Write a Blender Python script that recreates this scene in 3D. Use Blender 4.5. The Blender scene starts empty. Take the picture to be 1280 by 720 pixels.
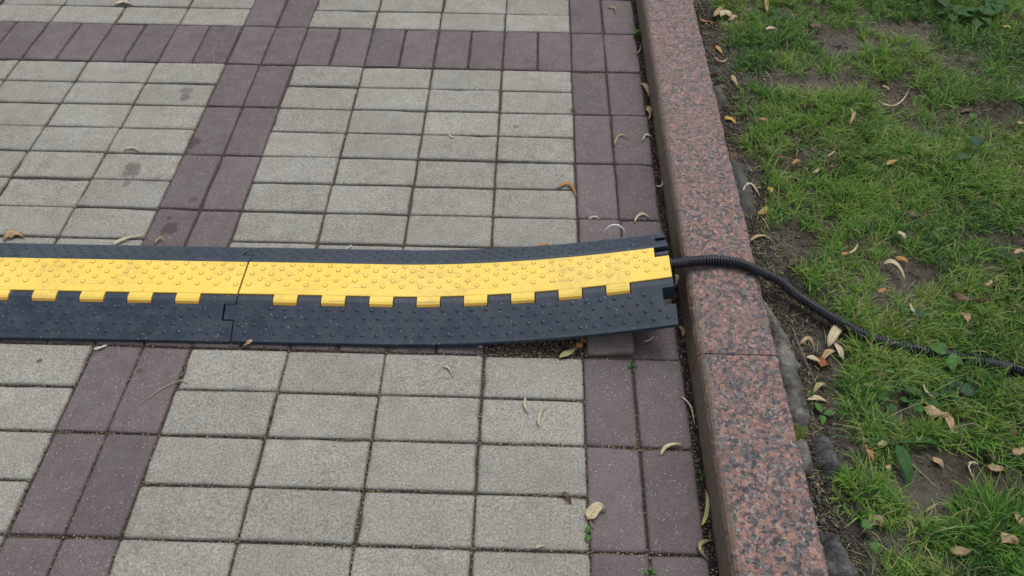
import bpy, math, random
import numpy as np
from mathutils import Vector, Matrix

# ------------------------------------------------------------------ camera, sky, sun, exposure
sc = bpy.context.scene
C = bpy.data.collections.new("scene"); sc.collection.children.link(C)
cam = bpy.data.cameras.new("camera"); cam_o = bpy.data.objects.new("camera", cam); C.objects.link(cam_o)
cam.sensor_width = 36.0; cam.lens = 36.0 * 955.15 / 1280.0
cam.clip_start = 0.02; cam.clip_end = 2000.0
cam_o.rotation_mode = 'XYZ'
cam_o.rotation_euler = (0.69953, -0.005365, 0.028518)
cam_o.location = (-0.12464, -0.89444, 1.27713)
sc.camera = cam_o

world = bpy.data.worlds.new("World"); sc.world = world; world.use_nodes = True
wn = world.node_tree.nodes; wl = world.node_tree.links
bg = wn["Background"]
sky = wn.new("ShaderNodeTexSky"); sky.sky_type = 'NISHITA'; sky.sun_disc = False
SUN_EL, SUN_AZ = math.radians(66), math.radians(30)      # azimuth clockwise from +Y
sky.sun_elevation = SUN_EL; sky.sun_rotation = SUN_AZ
sky.air_density = 1.0; sky.dust_density = 3.0; sky.ozone_density = 1.0
hs = wn.new("ShaderNodeHueSaturation"); hs.inputs["Saturation"].default_value = 0.42
wl.new(sky.outputs[0], hs.inputs["Color"]); wl.new(hs.outputs[0], bg.inputs["Color"])
bg.inputs["Strength"].default_value = 0.15
sun = bpy.data.lights.new("sun", 'SUN'); sun.energy = 1.1; sun.angle = math.radians(22); sun.color = (1.0, 0.96, 0.90)
sun_o = bpy.data.objects.new("sun", sun); C.objects.link(sun_o)
d = Vector((math.sin(SUN_AZ) * math.cos(SUN_EL), math.cos(SUN_AZ) * math.cos(SUN_EL), math.sin(SUN_EL)))
sun_o.rotation_euler = d.to_track_quat('Z', 'Y').to_euler()
sc.view_settings.view_transform = 'Standard'; sc.view_settings.look = 'None'
sc.view_settings.exposure = 0.07; sc.view_settings.gamma = 1.0; sc.view_settings.use_curve_mapping = False
sc.render.engine = 'CYCLES'

rnd = random.Random(7)
rng = np.random.default_rng(11)
PI = math.pi

# ------------------------------------------------------------------ helpers
def srgb(r, g, b):
    f = lambda c: ((c / 255 + 0.055) / 1.055) ** 2.4 if c > 10 else c / 255 / 12.92
    return (f(r), f(g), f(b), 1.0)

def mesh(name, v, f, smooth=False, mats=(), mi=None):
    me = bpy.data.meshes.new(name)
    if isinstance(v, np.ndarray):
        v = np.ascontiguousarray(v, dtype=np.float32); f = np.ascontiguousarray(f, dtype=np.int32)
        k = f.shape[1]
        me.vertices.add(len(v)); me.vertices.foreach_set("co", v.ravel())
        me.loops.add(len(f) * k); me.loops.foreach_set("vertex_index", f.ravel())
        me.polygons.add(len(f)); me.polygons.foreach_set("loop_start", np.arange(0, len(f) * k, k, dtype=np.int32))
        me.update(calc_edges=True)
    else:
        me.from_pydata(v, [], f)
    if smooth:
        me.polygons.foreach_set("use_smooth", np.ones(len(me.polygons), dtype=bool))
    for m in mats: me.materials.append(m)
    if mi is not None: me.polygons.foreach_set("material_index", np.array(mi, dtype=np.int32))
    me.update(); me.validate()
    return me

def link(name, me, parent=None, loc=(0, 0, 0), rot=(0, 0, 0), **props):
    o = bpy.data.objects.new(name, me); C.objects.link(o)
    o.location = loc; o.rotation_euler = rot
    if parent is not None: o.parent = parent
    for k, val in props.items(): o[k] = val
    return o

def _hash(ix, iy, s):
    h = (ix.astype(np.int64) * 374761393 + iy.astype(np.int64) * 668265263 + s * 974634777) & 0xffffffff
    h = ((h ^ (h >> 13)) * 1274126177) & 0xffffffff
    return ((h ^ (h >> 16)) & 0xffff) / 65535.0

def vnoise(x, y, s=0):
    x = np.asarray(x, float); y = np.asarray(y, float)
    ix = np.floor(x); iy = np.floor(y); fx = x - ix; fy = y - iy
    fx = fx * fx * (3 - 2 * fx); fy = fy * fy * (3 - 2 * fy)
    a = _hash(ix, iy, s); b = _hash(ix + 1, iy, s); c = _hash(ix, iy + 1, s); e = _hash(ix + 1, iy + 1, s)
    return (a * (1 - fx) + b * fx) * (1 - fy) + (c * (1 - fx) + e * fx) * fy

def fbm(x, y, s=0, o=4):
    r = 0; a = 0.5; t = 0
    for k in range(o):
        r = r + a * vnoise(x, y, s + k * 17); t += a; a *= 0.5; x = np.asarray(x) * 2.03 + 5.1; y = np.asarray(y) * 2.03 + 1.7
    return r / t

def sstep(a, b, x):
    t = np.clip((np.asarray(x, float) - a) / (b - a), 0, 1)
    return t * t * (3 - 2 * t)

# bare earth patches in the lawn: x, y, radius x, radius y
BARE = [(0.783, 1.088, .10, .07), (0.982, 1.18, .09, .05), (0.66, 0.89, .13, .05), (0.54, 0.90, .06, .05),
        (0.854, 0.86, .08, .06), (1.07, 0.77, .12, .04), (0.71, 0.20, .05, .045), (0.645, 0.17, .03, .03),
        (0.640, -0.262, .085, .055), (0.585, -0.325, .04, .03), (0.546, -0.275, .03, .03), (0.49, -0.385, .03, .025),
        (0.46, 0.01, .06, .09), (0.42, -0.31, .035, .09), (0.47, 0.30, .05, .06), (0.60, 1.02, .05, .03), (0.72, 1.25, .06, .03),
        (0.705, -0.10, .05, .02), (0.57, 0.36, .03, .02), (0.93, 0.30, .05, .03), (0.56, -0.14, .04, .03)]

def bareness(x, y):
    x = np.asarray(x, float); y = np.asarray(y, float)
    b = np.zeros_like(x)
    wx = (fbm(x * 14, y * 14, 31) - .5) * .07; wy = (fbm(x * 14, y * 14, 57) - .5) * .07
    for cx, cy, rx, ry in BARE:
        rx, ry = rx * 1.12, ry * 1.12; q = np.sqrt(((x + wx - cx) / rx) ** 2 + ((y + wy - cy) / ry) ** 2)
        b = np.maximum(b, 1 - sstep(.65, 1.15, q))
    edge = 0.415 + 0.05 * (fbm(y * 9, x * 0 + 3.3, 5) - .3)
    edge = edge + np.where(y < 0, 0.03 * sstep(0, -.15, y), 0) + np.where((y < .15) & (y > -.12), .015, 0)
    b = np.maximum(b, 1 - sstep(edge - .01, edge + .05, x + wx * .5))
    return b

def soil_z(x, y):
    x = np.asarray(x, float); y = np.asarray(y, float)
    z = 0.052 + 0.016 * (fbm(x * 3, y * 3, 3) - .5) + 0.010 * (fbm(x * 16, y * 16, 9, 3) - .5)
    z = z + 0.006 * (fbm(x * 60, y * 60, 12, 3) - .5)
    z = z - 0.010 * (1 - sstep(.37, .42, x)) - .004 * bareness(x, y)
    return z

# ------------------------------------------------------------------ materials
class NT:
    def __init__(s, name):
        s.m = bpy.data.materials.new(name); s.m.use_nodes = True
        s.t = s.m.node_tree; s.n = s.t.nodes; s.b = s.n["Principled BSDF"]; s.out = s.n["Material Output"]
    def l(s, a, b): s.t.links.new(a, b)
    def node(s, typ, **kw):
        n = s.n.new(typ)
        for k, v in kw.items(): setattr(n, k, v)
        return n
    def pos(s):
        return s.node("ShaderNodeNewGeometry").outputs["Position"]
    def obj(s):
        return s.node("ShaderNodeTexCoord").outputs["Object"]
    def noise(s, vec, scale, detail=3, rough=.55, dist=0.0, out="Fac"):
        n = s.node("ShaderNodeTexNoise"); n.inputs["Scale"].default_value = scale
        n.inputs["Detail"].default_value = detail; n.inputs["Roughness"].default_value = rough
        n.inputs["Distortion"].default_value = dist; s.l(vec, n.inputs["Vector"]); return n.outputs[out]
    def voro(s, vec, scale, out="Distance", feature='F1', rand=1.0):
        n = s.node("ShaderNodeTexVoronoi", feature=feature); n.inputs["Scale"].default_value = scale
        n.inputs["Randomness"].default_value = rand; s.l(vec, n.inputs["Vector"]); return n.outputs[out]
    def ramp(s, fac, stops, interp='LINEAR'):
        n = s.node("ShaderNodeValToRGB"); r = n.color_ramp; r.interpolation = interp
        while len(r.elements) < len(stops): r.elements.new(.5)
        for e, (p, c) in zip(r.elements, stops):
            e.position = p; e.color = c if len(c) == 4 else (*c, 1)
        s.l(fac, n.inputs[0]); return n.outputs[0]
    def mr(s, fac, a, b, c, d):
        n = s.node("ShaderNodeMapRange"); s.l(fac, n.inputs[0])
        for i, v in enumerate((a, b, c, d)): n.inputs[1 + i].default_value = v
        return n.outputs[0]
    def math(s, op, a, b=None, c=None):
        n = s.node("ShaderNodeMath", operation=op)
        for i, v in enumerate((a, b, c)):
            if v is None: continue
            if isinstance(v, (int, float)): n.inputs[i].default_value = v
            else: s.l(v, n.inputs[i])
        return n.outputs[0]
    def mix(s, fac, a, b, mode='MIX'):
        n = s.node("ShaderNodeMix", data_type='RGBA', blend_type=mode)
        for i, v in ((0, fac), (6, a), (7, b)):
            if isinstance(v, (int, float)): n.inputs[i].default_value = v
            elif isinstance(v, tuple): n.inputs[i].default_value = v if len(v) == 4 else (*v, 1)
            else: s.l(v, n.inputs[i])
        return n.outputs[2]
    def bump(s, h, strength, dist, prev=None):
        n = s.node("ShaderNodeBump"); n.inputs["Strength"].default_value = strength; n.inputs["Distance"].default_value = dist
        s.l(h, n.inputs["Height"])
        if prev is not None: s.l(prev, n.inputs["Normal"])
        return n.outputs[0]
    def done(s, col=None, rough=None, nor=None, spec=None):
        for v, k in ((col, "Base Color"), (rough, "Roughness"), (nor, "Normal"), (spec, "Specular IOR Level")):
            if v is None: continue
            if isinstance(v, (int, float)): s.b.inputs[k].default_value = v
            elif isinstance(v, tuple): s.b.inputs[k].default_value = v if len(v) == 4 else (*v, 1)
            else: s.l(v, s.b.inputs[k])
        return s.m

STAINS = [(-1.110, .536, .022, .030, .6), (-1.103, .484, .012, .012, .5), (-1.075, .868, .020, .014, .5), (-1.069, .838, .013, .020, .6),
          (-.985, .652, .016, .016, .8), (-.990, .628, .007, .010, .8), (-.951, .336, .018, .022, .85), (-.962, .368, .007, .007, .8),
          (-.924, .432, .012, .010, .5), (-.154, .741, .008, .006, .6), (-1.093, -.043, .006, .005, .9), (-.20, .60, .03, .02, .25),
          (-.885, -.06, .006, .006, .7), (-1.05, .50, .02, .015, .3)]

def paver_mat(name, base, light, dark, tint, amp, var=.07):
    t = NT(name); p = t.pos()
    rnd_ = t.node("ShaderNodeObjectInfo").outputs["Random"]
    big = t.noise(p, 3.2, 4, .6); med = t.noise(p, 28, 4, .65); fine = t.noise(p, 520, 2, .8); fine2 = t.noise(p, 230, 3, .8)
    col = t.mix(t.mr(med, .3, .7, 0, 1), dark, base)
    col = t.mix(t.mr(big, .35, .7, 0, .55), col, light)
    col = t.mix(t.mr(t.noise(p, 9, 4, .7), .52, .72, 0, .5), col, tint)
    # per paver tone
    k = t.mr(rnd_, 0, 1, 1 - var, 1 + var)
    col = t.mix(1.0, col, t.ramp(k, [(0, (0, 0, 0)), (1, (1, 1, 1))]), 'MULTIPLY') if False else col
    hsv = t.node("ShaderNodeHueSaturation"); t.l(col, hsv.inputs["Color"]); t.l(k, hsv.inputs["Value"]); col = hsv.outputs[0]
    # sand grain: salt and pepper of the exposed aggregate
    g = t.math('ADD', t.math('MULTIPLY', fine, .5), t.math('MULTIPLY', fine2, .5))
    gv = t.mr(g, .36, .64, 1 - amp, 1 + amp)
    h2 = t.node("ShaderNodeHueSaturation"); t.l(col, h2.inputs["Color"]); t.l(gv, h2.inputs["Value"]); col = h2.outputs[0]
    gr = t.math('MULTIPLY', t.mr(t.noise(p, 13, 5, .75), .50, .72, 0, .55), t.mr(t.noise(p, 90, 3, .7), .3, .7, .3, 1))
    col = t.mix(gr, col, tuple(c * .62 for c in dark[:3]))
    col = t.mix(t.mr(t.noise(p, 5.5, 4, .7), .56, .75, 0, .35), col, (.30, .24, .17) if base[1] > .2 else (.19, .175, .165))
    # bright mineral specks and dark pits
    sp = t.math('MULTIPLY', t.math('LESS_THAN', t.voro(p, 170), .16), t.math('GREATER_THAN', t.noise(p, 31, 2), .50))
    col = t.mix(t.math('MULTIPLY', sp, .55), col, (.62, .60, .54))
    pit = t.math('LESS_THAN', t.voro(p, 95, "Distance"), .085)
    col = t.mix(t.math('MULTIPLY', pit, .55), col, (.06, .055, .05))
    # dirt worked into the edges of the paver (generated coordinates of the block)
    tc = t.node("ShaderNodeTexCoord"); sep = t.node("ShaderNodeSeparateXYZ"); t.l(tc.outputs["Object"], sep.inputs[0])
    dims = t.node("ShaderNodeAttribute", attribute_name="edge"); ed = dims.outputs["Fac"]
    e = t.math('ADD', ed, t.math('MULTIPLY', t.math('SUBTRACT', t.noise(p, 60, 4, .7), .5), 1.1))
    col = t.mix(t.mr(e, .40, 1.1, 0, .55), col, tuple(c * .50 for c in dark[:3]))
    # wet and oily spots
    sx = t.node("ShaderNodeSeparateXYZ"); t.l(p, sx.inputs[0]); wob = t.math('MULTIPLY', t.math('SUBTRACT', t.noise(p, 70, 3), .5), 1.6)
    tot = None
    for x, y, rx, ry, s in STAINS:
        dx = t.math('DIVIDE', t.math('SUBTRACT', sx.outputs[0], x), rx); dy = t.math('DIVIDE', t.math('SUBTRACT', sx.outputs[1], y), ry)
        q = t.math('ADD', t.math('SQRT', t.math('ADD', t.math('MULTIPLY', dx, dx), t.math('MULTIPLY', dy, dy))), wob)
        q = t.mr(q, .75, 1.1, s * .85, 0)
        tot = q if tot is None else t.math('MAXIMUM', tot, q)
    col = t.mix(tot, col, (.055, .040, .042))
    n1 = t.bump(g, .55, .0016); n2 = t.bump(med, .35, .003, n1)
    return t.done(col, .80, n2, .32)

M = {}
M['grey_paver'] = paver_mat('grey_concrete', (.300, .293, .252), (.365, .360, .325), (.225, .217, .182), (.270, .245, .200), .60)
M['lightened_paver'] = paver_mat('lightened_brown_concrete', (.25, .205, .19), (.30, .25, .235), (.17, .135, .125), (.24, .21, .19), .3, .01)  # brown paver colour lightened to make up for the shade under the ramp
M['brown_paver'] = paver_mat('brown_concrete', (.146, .119, .120), (.185, .158, .158), (.105, .082, .084), (.125, .120, .130), .38, .13)

def simple(name, c1, c2, scale, rough=.9, bs=.5, bd=.002, spec=.2, c3=None, s3=6):
    t = NT(name); p = t.obj(); n = t.noise(p, scale, 5, .7)
    col = t.mix(t.mr(n, .35, .65, 0, 1), c1, c2)
    if c3: col = t.mix(t.mr(t.noise(p, s3, 4, .6), .45, .65, 0, 1), col, c3)
    return t.done(col, rough, t.bump(n, bs, bd), spec)

def soil_mat():
    t = NT('soil'); p = t.pos()
    a = t.noise(p, 40, 6, .75); b = t.noise(p, 220, 4, .8); c = t.noise(p, 5, 3, .6)
    col = t.mix(t.mr(a, .35, .65, 0, 1), (.036, .030, .023), (.105, .090, .070))
    col = t.mix(t.mr(c, .45, .62, 0, .6), col, (.17, .155, .13))
    col = t.mix(t.mr(b, .5, .75, 0, .5), col, (.15, .13, .10))
    return t.done(col, .95, t.bump(b, .8, .004, t.bump(a, .7, .01)), .15)
M['soil'] = soil_mat()

def granite_mat(name, dirt):
    t = NT(name); p = t.pos()
    warp = t.node("ShaderNodeVectorMath", operation='MULTIPLY_ADD')
    nz = t.noise(p, 130, 3, .6, out="Color"); t.l(nz, warp.inputs[0]); warp.inputs[1].default_value = (.009, .009, .009); t.l(p, warp.inputs[2])
    w = warp.outputs[0]
    c1 = t.voro(w, 155, "Color"); s1 = t.node("ShaderNodeSeparateXYZ"); t.l(c1, s1.inputs[0])
    pinks = t.ramp(s1.outputs[0], [(0, (.18, .098, .078)), (.25, (.28, .150, .115)), (.5, (.22, .115, .088)), (.72, (.35, .205, .165)), (.90, (.20, .115, .095)), (.96, (.40, .28, .22))], 'CONSTANT')
    greys = t.ramp(s1.outputs[1], [(0, (.030, .032, .038)), (.35, (.062, .066, .076)), (.62, (.125, .122, .126)), (.84, (.045, .040, .040)), (.93, (.24, .215, .20))], 'CONSTANT')
    c3 = t.voro(w, 125, "Color"); s3 = t.node("ShaderNodeSeparateXYZ"); t.l(c3, s3.inputs[0])
    sel = t.math('ADD', t.math('MULTIPLY', s3.outputs[0], .55), t.math('MULTIPLY', t.noise(w, 105, 4, .7), .9))
    col = t.mix(t.mr(sel, .735, .745, 0, 1), greys, pinks)
    c2 = t.voro(w, 330, "Color"); s2 = t.node("ShaderNodeSeparateXYZ"); t.l(c2, s2.inputs[0])
    c2r = t.ramp(s2.outputs[0], [(0, (.025, .025, .03)), (.28, (.10, .085, .08)), (.52, (.26, .14, .11)), (.80, (.34, .26, .23))], 'CONSTANT')
    col = t.mix(t.mr(t.noise(p, 95, 3), .46, .60, .05, .60), col, c2r)
    # greyer tone, stronger towards the far end of the kerb
    sep = t.node("ShaderNodeSeparateXYZ"); t.l(p, sep.inputs[0])
    col = t.mix(t.math('MULTIPLY', t.mr(sep.outputs[1], -.3, .8, .0, .26), t.mr(t.noise(p, 14, 4, .65), .3, .7, .5, 1)), col, (.22, .165, .155))
    col = t.mix(t.mr(t.noise(p, 7, 4, .6), .5, .75, 0, .3), col, (.16, .12, .10))
    if dirt:
        col = t.mix(t.mr(t.noise(p, 20, 4, .7), .3, .6, .72, .95), col, (.20, .145, .11))
    em = t.math('MULTIPLY', t.mr(sep.outputs[0], .222, .234, 1, 0), t.mr(t.noise(p, 55, 4, .7), .35, .6, .15, .8))
    col = t.mix(em, col, (.13, .10, .07))
    n = t.bump(t.noise(p, 380, 3, .7), .5, .0015)
    return t.done(col, .62 if not dirt else .9, n, .35)
M['granite'] = granite_mat('pink_granite', False); M['granite_side'] = granite_mat('muddy_granite', True)

def rubber_mat():
    t = NT('black_rubber'); p = t.pos()
    a = t.noise(p, 35, 5, .7); b = t.noise(p, 400, 3, .7); c = t.noise(p, 6, 4, .6); dn = t.noise(p, 120, 5, .8)
    col = t.mix(t.mr(c, .35, .7, 0, 1), (.016, .029, .047), (.028, .045, .070))
    col = t.mix(t.math('MULTIPLY', t.mr(a, .46, .74, 0, .65), t.mr(dn, .40, .62, 0, 1)), col, (.115, .110, .100))
    mp = t.node("ShaderNodeMapping"); mp.inputs["Scale"].default_value = (14, 190, 60); mp.inputs["Rotation"].default_value = (0, 0, .3); t.l(p, mp.inputs["Vector"])
    sc1 = t.noise(mp.outputs[0], 1.0, 3, .7)
    col = t.mix(t.math('MULTIPLY', t.mr(sc1, .64, .70, 0, .5), t.mr(c, .45, .55, 0, 1)), col, (.16, .16, .155))
    sp = t.math('MULTIPLY', t.math('LESS_THAN', t.voro(p, 75), .09), t.math('GREATER_THAN', t.noise(p, 9, 2), .45))
    col = t.mix(t.math('MULTIPLY', sp, .8), col, (.38, .35, .30))
    return t.done(col, t.mr(a, .35, .65, .30, .62), t.bump(b, .25, .0008, t.bump(a, .2, .002)), .5)
M['rubber'] = rubber_mat()

def yellow_mat(name, dirty):
    t = NT(name); p = t.pos()
    a = t.noise(p, 18, 5, .7); b = t.noise(p, 300, 3, .7)
    base = (.92, .64, .10) if not dirty else (.50, .27, .035)
    col = t.mix(t.mr(t.noise(p, 5, 3), .35, .7, 0, .6), base, (.95, .72, .17) if not dirty else (.62, .36, .05))
    col = t.mix(t.mr(a, .55, .8, 0, .32), col, (.62, .42, .13))
    sp = t.math('LESS_THAN', t.voro(p, 48), .085)
    col = t.mix(t.math('MULTIPLY', t.math('MULTIPLY', sp, t.math('GREATER_THAN', t.noise(p, 8, 2), .52)), .7), col, (.20, .12, .03))
    st = t.noise(p, 120, 4, .8)
    sm = t.math('MULTIPLY', t.mr(t.noise(p, 11, 5, .75), .46, .68, 0, .6), t.mr(t.noise(p, 85, 4, .75), .38, .62, .1, 1))
    col = t.mix(sm, col, (.46, .32, .12))
    mp = t.node("ShaderNodeMapping"); mp.inputs["Scale"].default_value = (12, 170, 60); mp.inputs["Rotation"].default_value = (0, 0, -.5); t.l(p, mp.inputs["Vector"])
    col = t.mix(t.math('MULTIPLY', t.mr(t.noise(mp.outputs[0], 1.0, 3, .7), .60, .66, 0, .55), t.mr(t.noise(p, 7, 2), .42, .52, 0, 1)), col, (.42, .33, .16))
    col = t.mix(t.mr(st, .62, .74, 0, .35), col, (.45, .28, .06))
    return t.done(col, .5, t.bump(b, .1, .0006), .4)
M['yellow'] = yellow_mat('yellow_plastic', False); M['yellow_dirty'] = yellow_mat('grimy_yellow_plastic', True)

M['hose'] = simple('black_hose', (.012, .013, .017), (.022, .024, .03), 60, .42, .1, .0005, .5)
M['concrete'] = simple('old_mortar', (.13, .125, .11), (.27, .26, .235), 80, .95, .9, .008, .15, (.09, .095, .075), 9)
M['slab'] = simple('dark_mortar', (.06, .065, .06), (.12, .125, .115), 50, .95, .8, .005, .15, (.08, .075, .06), 12)
M['stone'] = simple('grey_stone', (.06, .06, .062), (.19, .185, .175), 90, .9, .9, .006, .2, (.045, .045, .045), 20)
M['grit_dark'] = simple('dark_grit', (.02, .018, .015), (.08, .07, .06), 300, .95, .4, .001)
M['grit_pale'] = simple('pale_grit', (.42, .33, .22), (.25, .17, .10), 300, .95, .4, .001)
M['wire'] = simple('white_wire', (.88, .88, .86), (.80, .80, .78), 90, .5, .1, .0005, .4)
M['twig'] = simple('dry_twig', (.20, .17, .14), (.11, .09, .07), 160, .9, .5, .001)
M['straw'] = simple('dry_stem', (.45, .38, .24), (.30, .23, .13), 120, .8, .3, .0006)
M['moss'] = simple('moss', (.05, .07, .02), (.14, .17, .05), 120, .95, .9, .003)

def grass_mat():
    t = NT('grass_blade')
    at = t.node("ShaderNodeAttribute", attribute_name="tint"); f = at.outputs["Fac"]
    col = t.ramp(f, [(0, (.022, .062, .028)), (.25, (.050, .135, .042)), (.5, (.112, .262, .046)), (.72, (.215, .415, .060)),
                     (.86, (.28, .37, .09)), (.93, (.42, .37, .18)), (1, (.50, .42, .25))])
    t.done(col, .55, None, .35)
    tr = t.node("ShaderNodeBsdfTranslucent"); t.l(col, tr.inputs[0])
    mx = t.node("ShaderNodeMixShader"); mx.inputs[0].default_value = .32
    t.l(t.b.outputs[0], mx.inputs[1]); t.l(tr.outputs[0], mx.inputs[2]); t.l(mx.outputs[0], t.out.inputs[0])
    return t.m
M['grass'] = grass_mat()

def leaf_mat(name, c1, c2, veins=True, trans=.25):
    t = NT(name); p = t.obj()
    n = t.noise(p, 220, 4, .7); n2 = t.noise(p, 60, 3, .6)
    col = t.mix(t.mr(n2, .35, .65, 0, 1), c1, c2)
    col = t.mix(t.mr(n, .52, .75, 0, .55), col, tuple(c * .45 for c in c2[:3]))
    if veins:
        ax = t.node("ShaderNodeAttribute", attribute_name="across").outputs["Fac"]; al = t.node("ShaderNodeAttribute", attribute_name="along").outputs["Fac"]
        aa = t.math('ABSOLUTE', ax)
        rib = t.mr(aa, .03, .14, .55, 0)
        v2 = t.math('SINE', t.math('MULTIPLY', t.math('SUBTRACT', t.math('MULTIPLY', al, 1.0), t.math('MULTIPLY', aa, .22)), 62.0))
        col = t.mix(t.math('MAXIMUM', rib, t.mr(v2, .75, 1.0, 0, .30)), col, tuple(c * .50 for c in c2[:3]))
        ed = t.math('MULTIPLY', t.mr(aa, .6, 1.0, 0, .65), t.mr(t.noise(p, 130, 3, .7), .4, .6, .1, 1))
        col = t.mix(ed, col, tuple(c * .42 for c in c2[:3]))
        tipm = t.mr(t.math('ADD', t.math('ABSOLUTE', t.math('SUBTRACT', al, .5)), t.math('MULTIPLY', n2, .25)), .50, .62, 0, .55)
        col = t.mix(tipm, col, tuple(c * .5 for c in c2[:3]))
    t.done(col, .6, t.bump(n, .5, .0012), .3)
    tr = t.node("ShaderNodeBsdfTranslucent"); t.l(col, tr.inputs[0])
    mx = t.node("ShaderNodeMixShader"); mx.inputs[0].default_value = trans
    t.l(t.b.outputs[0], mx.inputs[1]); t.l(tr.outputs[0], mx.inputs[2]); t.l(mx.outputs[0], t.out.inputs[0])
    return t.m
LEAFCOL = dict(pale=((0.74, 0.68, 0.52), (0.6, 0.52, 0.36)), cream=((0.8, 0.7, 0.48), (0.66, 0.54, 0.33)), tan=((0.6, 0.45, 0.26), (0.46, 0.32, 0.17)),
               orange=((0.62, 0.32, 0.11), (0.46, 0.23, 0.09)), rust=((.42, .15, .05), (.26, .10, .04)), brown=((.22, .14, .08), (.14, .09, .055)),
               gold=((0.66, 0.42, 0.14), (0.52, 0.32, 0.11)), yellow=((.72, .52, .10), (.58, .42, .10)), lime=((0.58, 0.6, 0.24), (0.64, 0.58, 0.3)),
               green=((0.54, 0.56, 0.22), (0.64, 0.58, 0.28)), khaki=((0.52, 0.48, 0.25), (0.4, 0.34, 0.18)), white=((0.82, 0.8, 0.72), (0.74, 0.7, 0.6)),
               pinkish=((0.5, 0.36, 0.27), (0.37, 0.26, 0.19)))
for k, (a, b) in LEAFCOL.items(): M['leaf_' + k] = leaf_mat('dry_leaf_' + k, a, b)
M['weed'] = leaf_mat('weed_leaf', (.055, .16, .032), (.040, .115, .026), False, trans=.3)
M['weed_pale'] = leaf_mat('pale_weed_leaf', (.10, .24, .05), (.075, .18, .04), False, trans=.3)
M['weed_blue'] = leaf_mat('bluish_weed_leaf', (.050, .125, .055), (.040, .095, .040), False, trans=.3)

# ------------------------------------------------------------------ ground far around
far = simple('far_ground', (.055, .065, .03), (.09, .085, .06), 4, .95, .4, .02)
gm = mesh('ground', np.array([[-300, -300, -.075], [300, -300, -.075], [300, 300, -.075], [-300, 300, -.075]], float), np.array([[0, 1, 2, 3]]), mats=[far])
link('ground', gm, kind='structure')

# ------------------------------------------------------------------ lawn soil
def axis(a, b, fine, lo, hi, coarse):
    v = list(np.arange(lo, a, coarse)) + list(np.arange(a, b, fine)) + list(np.arange(b, hi + coarse, coarse))
    return np.array(v)
xs = np.concatenate([np.arange(.360, 1.75, .0075), np.arange(1.75, 7, .15)])
ys = axis(-.75, 1.75, .0075, -4, 8, .15)
X, Y = np.meshgrid(xs, ys, indexing='ij'); Z = soil_z(X, Y)
v = np.stack([X, Y, Z], -1).reshape(-1, 3); ny = len(ys)
i, j = np.meshgrid(np.arange(len(xs) - 1), np.arange(ny - 1), indexing='ij'); a = (i * ny + j).ravel()
f = np.stack([a, a + ny, a + ny + 1, a + 1], 1)
soil = link('lawn_soil', mesh('lawn_soil', v, f, True, [M['soil']]), kind='structure')

# ------------------------------------------------------------------ pavement
bedmat = simple('joint_sand', (.040, .034, .027), (.115, .095, .072), 180, .97, .9, .004, .1, (.11, .085, .058), 14)
pav = link('pavement', mesh('pavement', np.array([[-5, -4, -.0058], [.2125, -4, -.0058], [.2125, 8, -.0058], [-5, 8, -.0058]], float), np.array([[0, 1, 2, 3]]), mats=[bedmat]), kind='structure')

def paver_mesh(name, L, W, mat, seed):
    r = random.Random(seed); g = .0012 + r.random() * .0009; c = .0046; h = .0034; cr = .0034
    hx, hy = L / 2 - g, W / 2 - g
    nl, nw = (6, 4) if L > W else (4, 6)
    def ring(inset, z, jit, cc):
        x, y = hx - inset, hy - inset; base = []
        for k in range(nl): base.append((-x + cc + (2 * x - 2 * cc) * k / (nl - 1), -y))
        for k in range(nw): base.append((x, -y + cc + (2 * y - 2 * cc) * k / (nw - 1)))
        for k in range(nl): base.append((x - cc - (2 * x - 2 * cc) * k / (nl - 1), y))
        for k in range(nw): base.append((-x, y - cc - (2 * y - 2 * cc) * k / (nw - 1)))
        return [(px + r.uniform(-jit, jit), py + r.uniform(-jit, jit), z + r.uniform(-jit, jit) * .35) for px, py in base]
    R = [ring(0, -.055, 0, cr), ring(0, -h, .0005, cr), ring(c * .42, -h * .30, .0009, cr * 1.2), ring(c, 0, .0011, cr * 1.5), ring(c + .009, .0002, .001, cr * 2)]
    n = len(R[0])
    for _ in range(seed % 3 + (1 if seed % 2 else 0)):             # a chipped place on the arris
        q = r.randrange(n); dp = r.uniform(.3, 1.0)
        for ring_i, am in ((1, .0022), (2, .0040), (3, .0042)):
            for dq, wq in ((0, 1), (1, .35)):
                x, y, z = R[ring_i][(q + dq) % n]; ln = math.hypot(x, y); am_ = am * dp * wq
                R[ring_i][(q + dq) % n] = (x - x / ln * am_, y - y / ln * am_, z - am_ * .55)
    v = [p for q in R for p in q]; f = []
    for k in range(4):
        for q in range(n):
            f.append((k * n + q, k * n + (q + 1) % n, k * n + n + (q + 1) % n, k * n + n + q))
    f.append(tuple(range(4 * n, 5 * n)))
    me = mesh(name, v, f, True, [mat])
    at = me.attributes.new("edge", 'FLOAT', 'POINT')
    at.data.foreach_set("value", EDGEV)
    return me
EDGEV = [1.0] * 40 + [.80] * 20 + [.38] * 20 + [0.0] * 20
GREY = [paver_mesh('grey_block', .2, .1, M['grey_paver'], 100 + k) for k in range(10)]
BROWN = [paver_mesh('brown_block', .1, .2, M['brown_paver'], 200 + k) for k in range(10)]

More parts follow.
